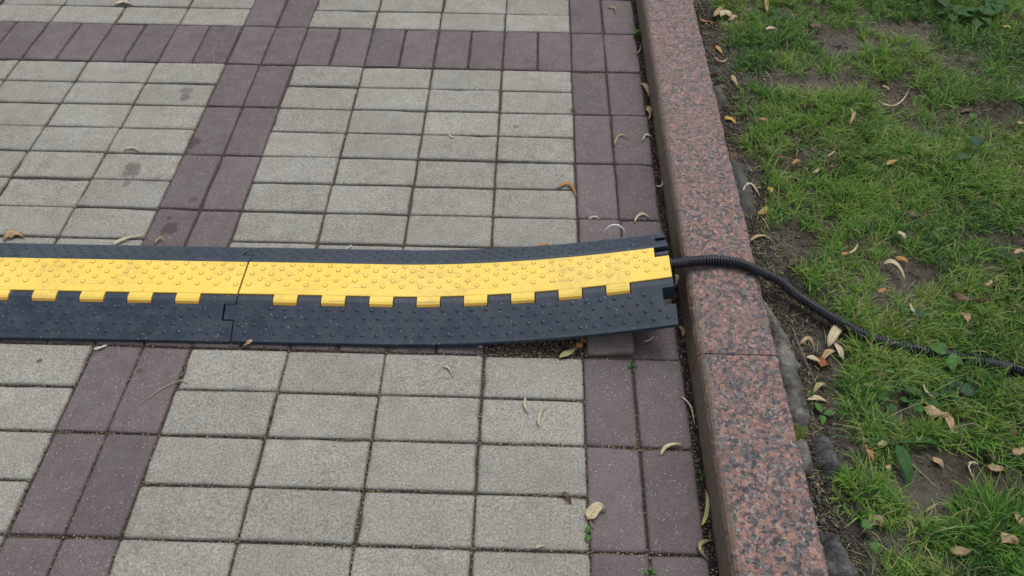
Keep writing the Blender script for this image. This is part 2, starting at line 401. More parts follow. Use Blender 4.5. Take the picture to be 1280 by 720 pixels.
cells = []   # (u centre, v centre, colour) in tenths of a metre
def is_strip(u): return (u + 10) % 10 in (0, 1) if u < 0 else u < 2
for vb in range(-40, 80, 2):
    for u in range(-50, 2):
        band = (vb % 10) == 0                       # brown cross band every metre
        strip = (u % 10) in (0, 1)                  # brown column every metre
        if band or strip: cells.append((u + .5, vb + 1, 1))
        elif u % 2 == 0:
            cells.append((u + 1, vb + .5, 0)); cells.append((u + 1, vb + 1.5, 0))
def near(c):
    x, y = c[0] * .1, c[1] * .1
    return max(abs(x + .45) / 1.15, abs(y - .45) / 1.0)
cells.sort(key=near)
HOLE = (-.5, 1.0)     # the missing band paver full of crumbs; its neighbour stands tilted
singles, rest = [], []
for c in cells:
    if abs(c[0] - HOLE[0]) < .1 and abs(c[1] - HOLE[1]) < .1: continue
    (singles if len(singles) < 296 else rest).append(c)
for (u, vv, k) in singles:
    me = rnd.choice(BROWN if k else GREY)
    x, y = u * .1, vv * .1
    dz = rnd.gauss(0, .0007); rx, ry = rnd.gauss(0, .004), rnd.gauss(0, .0035); rz = rnd.gauss(0, .006)
    if rnd.random() < .5: rz += PI
    x += rnd.gauss(0, .0009); y += rnd.gauss(0, .0008)
    props = {}
    if abs(u + 1.5) < .1 and abs(vv - 1) < .1: dz = -.007; rx = .012
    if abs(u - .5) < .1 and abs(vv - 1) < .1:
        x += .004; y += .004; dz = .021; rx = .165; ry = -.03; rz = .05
        me = paver_mesh('loose_block', .1, .2, M['lightened_paver'], 333)
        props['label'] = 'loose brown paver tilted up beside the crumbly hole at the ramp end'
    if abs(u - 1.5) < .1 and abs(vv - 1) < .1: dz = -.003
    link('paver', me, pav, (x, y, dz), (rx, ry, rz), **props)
vv_, ff_, mi_, ed_ = [], [], [], []
for (u, w, k) in rest:
    me = rnd.choice(BROWN if k else GREY); b = len(vv_)
    dz = rnd.gauss(0, .0007)
    for q in me.vertices: vv_.append((q.co.x + u * .1, q.co.y + w * .1, q.co.z + dz))
    for q in me.polygons: ff_.append(tuple(b + t for t in q.vertices)); mi_.append(k)
    ed_ += EDGEV
me = mesh('more_pavers', vv_, ff_, True, [M['grey_paver'], M['brown_paver']], mi_)
me.attributes.new("edge", 'FLOAT', 'POINT').data.foreach_set("value", ed_)
link('outer_pavers', me, pav, kind='stuff')

# crumbs: small irregular grains scattered in joints and over the surfaces
OCT = np.array([[1, 0, 0], [-1, 0, 0], [0, 1, 0], [0, -1, 0], [0, 0, 1], [0, 0, -1]], float)
OF = np.array([[0, 2, 4], [2, 1, 4], [1, 3, 4], [3, 0, 4], [2, 0, 5], [1, 2, 5], [3, 1, 5], [0, 3, 5]])
def grains(P, R, elong=1.6):
    n = len(P)
    sc_ = R[:, None] * rng.uniform(.6, 1.0, (n, 3)) * np.array([elong, 1, .8])
    L = OCT[None] * sc_[:, None, :] * rng.uniform(.7, 1.25, (n, 6, 1))
    a = rng.uniform(0, 2 * PI, n); c, s = np.cos(a)[:, None], np.sin(a)[:, None]
    x = L[..., 0] * c - L[..., 1] * s; y = L[..., 0] * s + L[..., 1] * c
    V = np.stack([x, y, L[..., 2]], -1) + P[:, None, :]
    F = OF[None] + (np.arange(n) * 6)[:, None, None]
    return V.reshape(-1, 3), F.reshape(-1, 3)
def grain_obj(name, P, R, mats, parent=None, w=None, **kw):
    V, F = grains(P, R); idx = rng.choice(len(mats), len(P), p=w)
    return link(name, mesh(name, V, F, False, mats, np.repeat(idx, 8)), parent, **kw)

# in the joints
pts = []
for (u, w, k) in cells:
    x, y = u * .1, w * .1
    if not (-2.1 < x < .25 and -.8 < y < 1.7): continue
    hx, hy = (.05, .1) if k else (.1, .05)
    near_ = 1.6 if y < 0 else .8
    n1 = rng.poisson(40 * near_ * (2.0 if not k else 1)); n2 = rng.poisson(44 * near_)
    jx = rng.uniform(-hx, hx, n1); pts.append(np.stack([x + jx, y - hy + rng.normal(0, .0018, n1)], 1))
    jy = rng.uniform(-hy, hy, n2); pts.append(np.stack([x + hx + rng.normal(0, .0018, n2), y + jy], 1))
pts = np.concatenate(pts); keep = fbm(pts[:, 0] * 12, pts[:, 1] * 12, 71) > rng.uniform(.25, .62, len(pts)); pts = pts[keep]
P3 = np.column_stack([pts, rng.uniform(-.0055, -.0008, len(pts))])
grain_obj('joint_grit', P3, rng.uniform(.0005, .0016, len(P3)) * np.where(P3[:, 1] < .02, 1.35, 1), [M['grit_dark'], M['grit_pale'], M['straw']], pav, [.40, .36, .24], kind='stuff')
# the gap between the last column and the kerb, full of dark crumbs
n = 9000; yy = rng.uniform(-.8, 1.7, n); xx = rng.uniform(.1985, .2135, n)
P3 = np.column_stack([xx, yy, rng.uniform(-.008, -.001, n)])
grain_obj('gap_grit', P3, rng.uniform(.0008, .0026, n), [M['grit_dark'], M['grit_pale'], M['stone']], pav, [.66, .16, .18], kind='stuff')
# crumbs in the hole of the missing paver and in front of the ramp
n = 5200; hx_ = rng.uniform(-.20, .012, n); hy_ = rng.uniform(0.0, .15, n)
P3 = np.column_stack([hx_, hy_, rng.uniform(-.006, .003, n) * np.where(hx_ < -.1, .5, 1) - np.where(hx_ < -.1, .0035, 0)])
grain_obj('crumb_pile', P3, rng.uniform(.0007, .0024, n) * (1 + .9 * (rng.random(n) < .12)), [M['grit_dark'], M['grit_pale'], M['twig'], M['leaf_brown']], pav, [.10, .44, .20, .26], kind='stuff')
n = 900; fx = rng.uniform(-1.4, -.1, n); P3 = np.column_stack([fx, .004 + .01 * (fx + 1.2) - abs(rng.normal(0, .006, n)), rng.uniform(-.001, .002, n)])
grain_obj('edge_crumbs', P3, rng.uniform(.0005, .0015, n), [M['grit_dark'], M['grit_pale'], M['twig']], pav, [.35, .4, .25], kind='stuff')
# loose pale grains on top of the pavers
n = 2600; P3 = np.column_stack([rng.uniform(-1.9, .2, n), rng.uniform(-.6, 1.5, n), rng.uniform(.0003, .0010, n)])
grain_obj('surface_grains', P3, rng.uniform(.0004, .0011, n), [M['grit_dark'], M['grit_pale'], M['wire']], pav, [.3, .42, .28], kind='stuff')

# ------------------------------------------------------------------ granite kerb
kerb = link('kerb', None, None, (.29, .5, 0), kind='structure')
def kerb_stone(y0, y1, seed, dx=0, dz=0):
    prof = [(.2140, -.070), (.2143, .0685), (.2185, .0765), (.2240, .0795), (.2300, .0800), (.2900, .0803), (.3580, .0800), (.3640, .0775), (.3655, .0700), (.366, -.070)]
    n = max(8, int((y1 - y0) / .006)); yv = np.linspace(y0, y1, n + 1)
    if y1 - y0 > 2: n = 200; yv = np.linspace(y0, y1, 201)
    v = []
    for k, y in enumerate(yv):
        endc = .0015 if k in (0, n) else 0
        for q, (x, z) in enumerate(prof):
            jx = (vnoise(y * 45, q * .37, seed) - .5) * .0022 + (vnoise(y * 160, q * .9, seed + 4) - .5) * .0012
            if q in (6, 7, 8): jx *= 1.9
            jz = (vnoise(y * 70, q * .61, seed + 9) - .5) * .0012
            v.append((x + dx + (jx if q not in (0, 9) else 0), y, z + dz + (jz if 0 < q < 9 else 0) - (endc if 0 < q < 9 else 0)))
    P = len(prof); f = []; mi = []
    for k in range(n):
        for q in range(P - 1):
            a = k * P + q; f.append((a, a + P, a + P + 1, a + 1)); mi.append(1 if q == 0 else 0)
    f.append(tuple(range(P))[::1]); mi.append(0); f.append(tuple(n * P + q for q in reversed(range(P)))); mi.append(0)
    for q in range(P): pass
    me = mesh('kerb_stone', v, f, False, [M['granite'], M['granite_side']], mi)
    o = link('kerb_stone', me, kerb); o.matrix_parent_inverse = Matrix.Translation((-.29, -.5, 0)); return o
kerb_stone(-.0370, 1.560, 1); kerb_stone(-1.40, -.0395, 2, .0004, .0006); kerb_stone(1.5625, 3.1, 3); kerb_stone(-3.6, -1.403, 4); kerb_stone(3.103, 7.5, 5)

def blob(name, outline, zt, zb, mat, parent, seed, rough=.005, res=.0058, **kw):
    """lumpy solid over a ground outline"""
    ol = np.array(outline); x0, y0 = ol.min(0) - res; x1, y1 = ol.max(0) + res
    gx = np.arange(x0, x1 + res, res); gy = np.arange(y0, y1 + res, res); X, Y = np.meshgrid(gx, gy, indexing='ij')
    def sd(px, py):
        d = np.full(px.shape, 9.0); ins = np.zeros(px.shape, bool); m = len(ol)
        for k in range(m):
            a, b = ol[k], ol[(k + 1) % m]; e = b - a; wx, wy = px - a[0], py - a[1]
            t = np.clip((wx * e[0] + wy * e[1]) / (e @ e), 0, 1); d = np.minimum(d, np.hypot(wx - e[0] * t, wy - e[1] * t))
            c = ((a[1] > py) != (b[1] > py)) & (px < (b[0] - a[0]) * (py - a[1]) / (b[1] - a[1] + 1e-12) + a[0]); ins ^= c
        return np.where(ins, d, -d)
    D = sd(X, Y) + (fbm(X * 30, Y * 30, seed) - .5) * .022 + (fbm(X * 75, Y * 75, seed + 1, 2) - .5) * .012
    Z = zb + (zt - zb) * np.clip(D / .016, 0, 1) ** .6 * (.72 + .5 * fbm(X * 24, Y * 24, seed + 2, 5)) + (fbm(X * 48, Y * 48, seed + 3, 3) - .5) * rough * 3.0 * (D > 0)
    v = np.stack([X, Y, Z], -1).reshape(-1, 3); nn = len(gy)
    i, j = np.meshgrid(np.arange(len(gx) - 1), np.arange(nn - 1), indexing='ij')
    m = (np.maximum.reduce([D[:-1, :-1], D[1:, :-1], D[:-1, 1:], D[1:, 1:]]) > 0).ravel(); a = (i * nn + j).ravel()[m]
    f = np.stack([a, a + nn, a + nn + 1, a + 1], 1)
    # skirt underneath closes it
    used = np.unique(f); remap = -np.ones(len(v), int); remap[used] = np.arange(len(used)); v = v[used]; f = remap[f]
    vb = v.copy(); vb[:, 2] = zb - .012; nv = len(v)
    e = {}
    for q in f:
        for k in range(4):
            a_, b_ = int(q[k]), int(q[(k + 1) % 4]); e[(a_, b_)] = 1
    side = [(a_, b_, b_ + nv, a_ + nv)[::-1] for (a_, b_) in e if (b_, a_) not in e]
    F = np.concatenate([f, f[:, ::-1] + nv, np.array(side)])
    V = np.concatenate([v, vb])
    c = V.mean(0); c[2] = zb
    o = link(name, mesh(name, V - c, F, False, [mat]), parent, tuple(c), **kw)
    if parent is kerb: o.matrix_parent_inverse = Matrix.Translation((-.29, -.5, 0))
    return o
blob('mortar_haunch', [(.367, .125), (.384, .092), (.398, .062), (.410, -.005), (.413, -.075), (.405, -.150), (.392, -.172), (.367, -.165)], .072, .045, M['concrete'], kerb, 3,
     label='lumpy pale grey mortar piled against the back of the kerb at the joint')
blob('mortar_haunch', [(.367, .575), (.415, .555), (.421, .47), (.410, .39), (.367, .37)], .056, .040, M['slab'], kerb, 5, label='dark flat grey mortar behind the kerb above the hose')
blob('mortar_haunch', [(.367, .88), (.405, .885), (.41, .80), (.367, .76)], .055, .040, M['slab'], kerb, 6, label='dark grey mortar patch behind the upper kerb')
blob('mortar_haunch', [(.367, -.215), (.388, -.205), (.396, -.235), (.384, -.262), (.367, -.27)], .070, .045, M['concrete'], kerb, 7, label='small pale mortar lump behind the lower kerb stone')
blob('moss_patch', [(.372, -.168), (.402, -.168), (.408, -.190), (.385, -.205), (.370, -.20)], .058, .045, M['moss'], None, 8, .005,
     label='small yellow green moss patch below the mortar at the kerb', category='moss')
def stone(outline, zt, seed, label, mat='stone'):
    o = blob('stone', outline, zt, .045, M[mat], None, seed, .004, .0052, label=label, category='stone', group='stones behind the kerb'); return o
stone([(.404, -.188), (.420, -.186), (.430, -.205), (.440, -.235), (.436, -.262), (.420, -.276), (.405, -.270), (.408, -.235), (.402, -.21)], .076, 21, 'dark grey sausage shaped stone between the lower kerb stone and the grass')
stone([(.384, -.365), (.402, -.372), (.418, -.41), (.425, -.46), (.38, -.47), (.374, -.42)], .072, 22, 'grey angular stone at the bottom of the picture beside the kerb')
stone([(.383, .965), (.402, .962), (.408, .935), (.388, .928)], .062, 23, 'dark rounded stone on the soil strip near the top of the kerb', 'slab')
stone([(.752, 1.073), (.768, 1.075), (.774, 1.058), (.756, 1.054)], .070, 24, 'small dark clod on the upper bare patch', 'slab')
stone([(.657, .055), (.668, .060), (.677, .050), (.668, .040), (.657, .044)], .088, 25, 'small pale grey pebble just above the hose among straw', 'concrete')

# ------------------------------------------------------------------ soil crumbs and gravel behind the kerb
n = 32000; px = .366 + np.abs(rng.normal(0, .06, n)); py = rng.uniform(-.7, 1.7, n)
px2 = rng.uniform(.40, 1.7, n); py2 = rng.uniform(-.7, 1.7, n); kp = bareness(px2, py2) > rng.uniform(.1, 1, n)
px = np.concatenate([px, px2[kp]]); py = np.concatenate([py, py2[kp]])
R_ = rng.uniform(.0006, .0022, len(px)) * (1 + 1.0 * (rng.random(len(px)) < .04)) * np.where((px < .44) & (py < -.2), 1.3, 1)
P3 = np.column_stack([px, py, soil_z(px, py) + R_ * .3])
grain_obj('soil_crumbs', P3, R_, [M['soil'], M['grit_dark'], M['stone'], M['grit_pale'], M['concrete']], None, [.50, .27, .12, .03, .08], kind='stuff',
          label='dark crumbly soil grains behind the kerb and on bare patches', category='soil')

n = 2400; px = rng.uniform(.372, 1.62, n); py = rng.uniform(-.62, 1.62, n)
k_ = rng.random(n) < np.where(px < .47, 1, .25 + .6 * bareness(px, py)); px, py = px[k_], py[k_]; n = len(px)
V, F = grains(np.column_stack([px, py, soil_z(px, py) + rng.uniform(.001, .014, n) * (1 - bareness(px, py)) + .0015]), rng.uniform(.0015, .0046, n) , 1.9)
V = V.reshape(-1, 6, 3); c_ = V.mean(1, keepdims=True); V = (c_ + (V - c_) * np.array([1, 1, .22])).reshape(-1, 3)
lm = [M['leaf_brown'], M['leaf_tan'], M['grit_pale'], M['twig'], M['leaf_pinkish']]
link('leaf_litter', mesh('leaf_litter', V, F, False, lm, np.repeat(rng.choice(5, n, p=[.34, .14, .16, .26, .10]), 8)), None, kind='stuff', label='small brown flakes of leaf litter between grass and kerb', category='litter')

n = 900; gx_ = .368 + np.abs(rng.normal(0, .028, n)); gy_ = np.where(rng.random(n) < .7, rng.uniform(-.6, -.2, n), rng.uniform(-.2, 1.6, n)); r_ = rng.uniform(.0018, .0048, n) * (1 + .6 * (rng.random(n) < .08))
grain_obj('gravel', np.column_stack([gx_, gy_, soil_z(gx_, gy_) + r_ * .35]), r_, [M['concrete'], M['stone'], M['slab'], M['grit_dark'], M['grit_pale']], None, [.34, .22, .2, .2, .04], kind='stuff', label='broken mortar crumbs and gravel lying along the back of the kerb', category='gravel')

# ------------------------------------------------------------------ tubes
def tube(points, radius, sides=8, mat=None, rfun=None, cap=True):
    P = np.array(points, float); n = len(P)
    T = np.gradient(P, axis=0); T /= np.linalg.norm(T, axis=1)[:, None]
    up = np.array([0, 0, 1.0]); v = []
    for k in range(n):
        s = np.cross(T[k], up); ns = np.linalg.norm(s); s = s / ns if ns > 1e-3 else np.array([1., 0, 0]); u = np.cross(s, T[k])
        r = radius if rfun is None else rfun(k)
        for q in range(sides):
            a = 2 * PI * q / sides; v.append(P[k] + r * (math.cos(a) * s + math.sin(a) * u))
    f = [(k * sides + q, k * sides + (q + 1) % sides, (k + 1) * sides + (q + 1) % sides, (k + 1) * sides + q) for k in range(n - 1) for q in range(sides)]
    V = np.array(v); F = list(f)
    if cap: F += [tuple(range(sides))[::-1], tuple((n - 1) * sides + q for q in range(sides))]
    return [tuple(map(float, a)) for a in V], F
def spline(pts, step):
    pts = np.array(pts, float); out = []
    Q = np.vstack([2 * pts[0] - pts[1], pts, 2 * pts[-1] - pts[-2]])
    for k in range(1, len(Q) - 2):
        p0, p1, p2, p3 = Q[k - 1:k + 3]
        for t in np.linspace(0, 1, 40, endpoint=False):
            out.append(.5 * ((2 * p1) + (-p0 + p2) * t + (2 * p0 - 5 * p1 + 4 * p2 - p3) * t * t + (-p0 + 3 * p1 - 3 * p2 + p3) * t ** 3))
    out.append(pts[-1]); out = np.array(out)
    L = np.concatenate([[0], np.cumsum(np.linalg.norm(np.diff(out, axis=0), axis=1))]); s = np.arange(0, L[-1], step)
    return np.stack([np.interp(s, L, out[:, q]) for q in range(3)], 1)

# ------------------------------------------------------------------ cable ramp modules
W_ = .263; HT = .045
def grid_solid(gx, gy, mask, top, bot):
    """closed solid over the cells of a grid; mask[i][j], top(x,y), bot(x,y)"""
    vid = {}; V = []; F = []
    def vert(i, j, t):
        k = (i, j, t)
        if k not in vid:
            vid[k] = len(V); V.append((gx[i], gy[j], top(gx[i], gy[j]) if t else bot(gx[i], gy[j])))
        return vid[k]
    nx, ny_ = len(gx) - 1, len(gy) - 1
    ins = lambda i, j: 0 <= i < nx and 0 <= j < ny_ and mask[i][j]
    for i in range(nx):
        for j in range(ny_):
            if not mask[i][j]: continue
            F.append([vert(i, j, 1), vert(i + 1, j, 1), vert(i + 1, j + 1, 1), vert(i, j + 1, 1)])
            F.append([vert(i, j, 0), vert(i, j + 1, 0), vert(i + 1, j + 1, 0), vert(i + 1, j, 0)])
            for (di, dj, a, b) in ((0, -1, (i, j), (i + 1, j)), (1, 0, (i + 1, j), (i + 1, j + 1)), (0, 1, (i + 1, j + 1), (i, j + 1)), (-1, 0, (i, j + 1), (i, j))):
                if not ins(i + di, j + dj):
                    F.append([vert(*a, 0), vert(*b, 0), vert(*b, 1), vert(*a, 1)])
    return V, F
def nodes(vals, step, lo, hi):
    s = sorted(set([round(x, 5) for x in vals] + [lo, hi])); out = []
    for a, b in zip(s, s[1:]):
        m = max(1, int(round((b - a) / step))); out += [a + (b - a) * k / m for k in range(m)]
    return out + [s[-1]]
LEN = .915
YL0, YL1 = .097, .187         # lid front and back edge
def base_top(x, y):
    if y < .006: return .0085 + .002 * y / .006
    if y <= .083: return .0105 + (.0410 - .0105) * (y - .006) / .077
    if y <= YL0: return .0410 + .0008 * (y - .083) / .014
    if y < YL1: return .0365
    if y <= .196: return .0425
    if y <= W_ - .006: return .0425 - (.0425 - .0105) * (y - .196) / (W_ - .006 - .196)
    return .0105 - .002 * (y - (W_ - .006)) / .006
KNUCKLES = [.1 * k for k in range(1, 9)]
def make_base(right_end):
    KN = [c + (0 if right_end else .0135) for c in KNUCKLES]
    kx = []
    for c in KN: kx += [c - .0262, c + .0262]
    gx = nodes(kx + [-.022, 0, LEN - .022, LEN - .024, LEN - .05, LEN], .02, -.022, LEN)
    gy = nodes([0, .006, .028, .0415, .043, .062, .0735, .075, .083, .2185, .2375, YL0 - .0005, .103, .181, YL1 + .0012, .196, .220, .236, W_ - .006, W_], .012, 0, W_)
    mask = [[False] * (len(gy) - 1) for _ in range(len(gx) - 1)]
    for i in range(len(gx) - 1):
        xm = (gx[i] + gx[i + 1]) / 2
        for j in range(len(gy) - 1):
            ym = (gy[j] + gy[j + 1]) / 2; m = 0 < xm < LEN
            if xm < 0: m = (.043 < ym < .0735) or (.220 < ym < .236)                     # interlocking tabs
            if xm > LEN - .024 and ((.0415 < ym < .075) or (.2185 < ym < .2375)): m = False   # sockets
            if YL0 < ym < YL1 + .0012: m = False                                             # the channel under the lid is its own sheet
            if any(abs(xm - c) < .0262 for c in KN) and .0735 < ym < YL0: m = False          # pockets for the hinge knuckles
            mask[i][j] = m
    V, F = grid_solid(gx, gy, mask, base_top, lambda x, y: 0.0)
    b = len(V)   # channel floor, and pocket floors
    def box(x0, x1, y0, y1, z0, z1):
        k = len(V); V.extend([(x0, y0, z0), (x1, y0, z0), (x1, y1, z0), (x0, y1, z0), (x0, y0, z1), (x1, y0, z1), (x1, y1, z1), (x0, y1, z1)])
        F.extend([[k, k + 3, k + 2, k + 1], [k + 4, k + 5, k + 6, k + 7], [k, k + 1, k + 5, k + 4], [k + 1, k + 2, k + 6, k + 5], [k + 2, k + 3, k + 7, k + 6], [k + 3, k, k + 4, k + 7]])
    m = 16
    for q in range(m): box(LEN * q / m + (.001 if q == 0 else 0), LEN * (q + 1) / m, YL0 - .0004, YL1 + .0013, .0012, .008)
    for c in KN: box(c - .0261, c + .0261, .0736, YL0 - .0006, .0012, .029)
    return V, F
def lid_top(x, y):
    if y < YL0:
        t = (YL0 - y) / (YL0 - .0745)
        return HT - .001 - .0075 * max(0, t - .35) ** 2 / .42
    return HT - (.0012 if y > YL1 - .001 or y < YL0 + .001 else 0)
def make_lid(right_end):
    KN = [c + (0 if right_end else .0135) for c in KNUCKLES]
    kx = []
    for c in KN: kx += [c - .0245, c + .0245]
    gx = nodes(kx + [.001, LEN - .001, LEN - .031], .02, .001, LEN - .001)
    gy = nodes([.0745, .079, .084, .090, YL0, YL0 + .0012, .158, YL1 - .0012, YL1], .02, .0745, YL1)
    mask = []
    for i in range(len(gx) - 1):
        xm = (gx[i] + gx[i + 1]) / 2; row = []
        for j in range(len(gy) - 1):
            ym = (gy[j] + gy[j + 1]) / 2
            m = ym > YL0 or any(abs(xm - c) < .0245 for c in KN)
            if right_end and xm > LEN - .031 and ym > .158: m = False
            row.append(m)
        mask.append(row)
    return grid_solid(gx, gy, mask, lid_top, lambda x, y: (HT - .0075) if y >= YL0 else min(HT - .0078, lid_top(x, y) - .006))
def discs(cs, r, h, n, hf, dome):
    V, F, mi = [], [], []
    for (x, y) in cs:
        k = len(V); z = hf(x, y); dzdy = (hf(x, y + .002) - hf(x, y - .002)) / .004
        rings = [(r * 1.10, .0001), (r * .98, .0003), (r * .82, h)] if not dome else [(r, -.0006), (r * .88, h * .5), (r * .5, h)]
        for (rr, hh) in rings:
            for q in range(n):
                a = 2 * PI * q / n; ox, oy = rr * math.cos(a), rr * math.sin(a)
                V.append((x + ox, y + oy, z + dzdy * oy + hh))
        m = len(rings)
        for g in range(m - 1):
            for q in range(n): F.append([k + g * n + q, k + g * n + (q + 1) % n, k + g * n + n + (q + 1) % n, k + g * n + n + q]); mi.append(1)
        F.append([k + (m - 1) * n + q for q in range(n)]); mi.append(0)
    return V, F, mi
def stud_sets(right):
    lid = []
    for r, y in enumerate([YL1 - .008, YL1 - .0205, YL1 - .0345, YL1 - .049, YL1 - .064]):
        x = .016 + (.0202 if r % 2 else 0)
        while x < LEN - .010:
            if not (right and x > LEN - .04 and y > .15): lid.append((x, y))
            x += .0404
    fr = []
    for r, y in enumerate([.066, .050, .033, .0165]):
        x = .012 + (.0150 if r % 2 else 0)
        while x < LEN - .008:
            if not (x > LEN - .034 and .036 < y < .080): fr.append((x, y))
            x += .0300
    for r, y in enumerate([.204, .219, .235, .250]):
        x = .012 + (.0150 if r % 2 else 0)
        while x < LEN - .008:
            if not (x > LEN - .034 and .214 < y < .246): fr.append((x, y))
            x += .0300
    return lid, fr
def place_right(p):
    """the right hand module bends: its end is lifted by hose and loose paver"""
    s, t, h = p
    x = -.7185 + s
    q = min(1.0, max(0.0, (s - .32) / (LEN - .32)))
    f = q ** 1.75
    lift = f * (.073 - .013 * t / W_)
    tilt = 1.75 * q ** .75 / (LEN - .32) * .065
    return (x - (h - .0) * min(tilt, .2) * .9 - .012 * q ** 2.5, .0105 + t + .0085 * (s) + .010 * q ** 2 + 0.00 * h, h + lift + .0012)
def place_left(p):
    s, t, h = p
    return (-.7205 - LEN + s + .0, .0018 + t + .0088 * s, h + .0012)
def ramp(right, label, grp):
    root = link('cable_ramp', None, None, (-.27 if right else -1.17, .145, 0), label=label, category='cable ramp', group=grp)
    pl = place_right if right else place_left; off = root.location
    put = lambda V: [tuple(a - b for a, b in zip(pl(q), off)) for q in V]
    V, F = make_base(right); base = link('base', mesh('ramp_base', put(V), F, False, [M['rubber']]), root)
    m = base.modifiers.new('bevel', 'BEVEL'); m.width = .0011; m.segments = 2; m.limit_method = 'ANGLE'; m.angle_limit = math.radians(40)
    V, F = make_lid(right); lid = link('lid', mesh('ramp_lid', put(V), F, False, [M['yellow'], M['yellow_dirty']], [1 if max(V[q][1] for q in fc) < .0792 or max(V[q][1] for q in fc) < YL0 + .0001 and min(V[q][1] for q in fc) > YL0 - .0001 else 0 for fc in F]), root, label='yellow lid with raised round studs and hinge tabs')
    m = lid.modifiers.new('bevel', 'BEVEL'); m.width = .0011; m.segments = 2; m.limit_method = 'ANGLE'; m.angle_limit = math.radians(40)
    ls, fs = stud_sets(right)
    V, F, mi = discs(ls, .0052, .0010, 14, lambda x, y: HT, False); link('studs', mesh('lid_studs', put(V), F, False, [M['yellow'], M['yellow_dirty']], mi), lid, kind='stuff')
    V, F, mi = discs(fs, .0044, .0019, 10, base_top, True); link('studs', mesh('base_studs', put(V), F, True, [M['rubber'], M['rubber']], mi), base, kind='stuff')
    if right:
        pegs = [(LEN - .030 + .029 * k / 6, .1745, .030) for k in range(7)]
        V, F = tube(pegs, .0085, 12); link('connector_peg', mesh('connector_peg', put(V), F, True, [M['rubber']]), base)
    return root
ramp(False, 'left module of the black and yellow cable ramp, flat on pavers', 'cable ramp modules')
ramp(True, 'right module of the black and yellow cable ramp, its end lifted by the kerb', 'cable ramp modules')

# ------------------------------------------------------------------ corrugated hose
HP = [(.02, .172, .062), (.10, .174, .079), (.165, .1755, .0935), (.192, .177, .0965), (.238, .187, .0950), (.285, .193, .0920), (.327, .186, .0915), (.366, .166, .0905), (.406, .145, .083), (.439, .111, .077), (.508, .053, .072), (.575, .011, .069),
      (.650, -.009, .068), (.692, -.018, .068), (.737, -.025, .063), (.785, -.036, .065), (.834, -.048, .063), (.93, -.085, .062), (1.05, -.14, .062), (1.25, -.20, .06)]
pth = spline(HP, .00158)
V, F = tube(pth, .01, 16, rfun=lambda k: (.0114, .0114, .0086, .0086)[k % 4])
hose = link('corrugated_hose', mesh('corrugated_hose', V, F, True, [M['hose']]), label='black corrugated cable hose running from the ramp over kerb into the grass', category='hose')
m = hose.modifiers.new('edge', 'EDGE_SPLIT'); m.split_angle = math.radians(60)

# ------------------------------------------------------------------ wire hoop, stem, twigs
pts = []
for k in range(25):
    a = -.55 + (PI + 1.05) * k / 24
    pts.append((.0815 + .0225 * math.cos(a) , .332 + .004 * math.sin(a), .004 + .0275 * (math.sin(a) + .52)))
V, F = tube(pts, .0019, 8)
link('wire_hoop', mesh('wire_hoop', V, F, True, [M['wire']]), label='thin white wire hoop standing behind the right ramp end', category='wire')
pts = spline([(-.858, -.138, .0022), (-.842, -.120, .003), (-.825, -.102, .0035), (-.803, -.086, .004), (-.79, -.083, .003), (-.778, -.088, .0022)], .003)
V, F = tube(pts, .0009, 6, rfun=lambda k: .0006 + .0005 * k / len(pts)); link('dry_stem', mesh('dry_stem', V, F, True, [M['straw']]), label='bent pale dry stem lying across the left brown strip below ramp', category='stem')
def twig(pts, r, name, label, mat='twig'):
    q = [(x, y, float(soil_z(x, y)) + z) for x, y, z in pts]; q = spline(q, .006); n_ = len(q)
    V, F = tube(q, r, 7, rfun=lambda k: r * (1 - .5 * k / n_) * (1 + .15 * math.sin(k * 2.3))); link(name, mesh(name, V, F, True, [M[mat]]), label=label, category='twig')
twig([(.414, .040, .016), (.420, -.005, .013), (.427, -.045, .008), (.440, -.098, .005)], .0020, 'twig', 'grey brown twig lying along the pale mortar below the hose')
twig([(.556, -.232, .006), (.578, -.262, .004), (.600, -.292, .003)], .0011, 'twig', 'thin pale twig on the lower bare soil right of the green spear leaf', 'straw')
twig([(.625, .258, .010), (.66, .285, .014), (.70, .31, .012)], .0010, 'twig', 'straw coloured dry stalk leaning in the middle grass', 'straw')

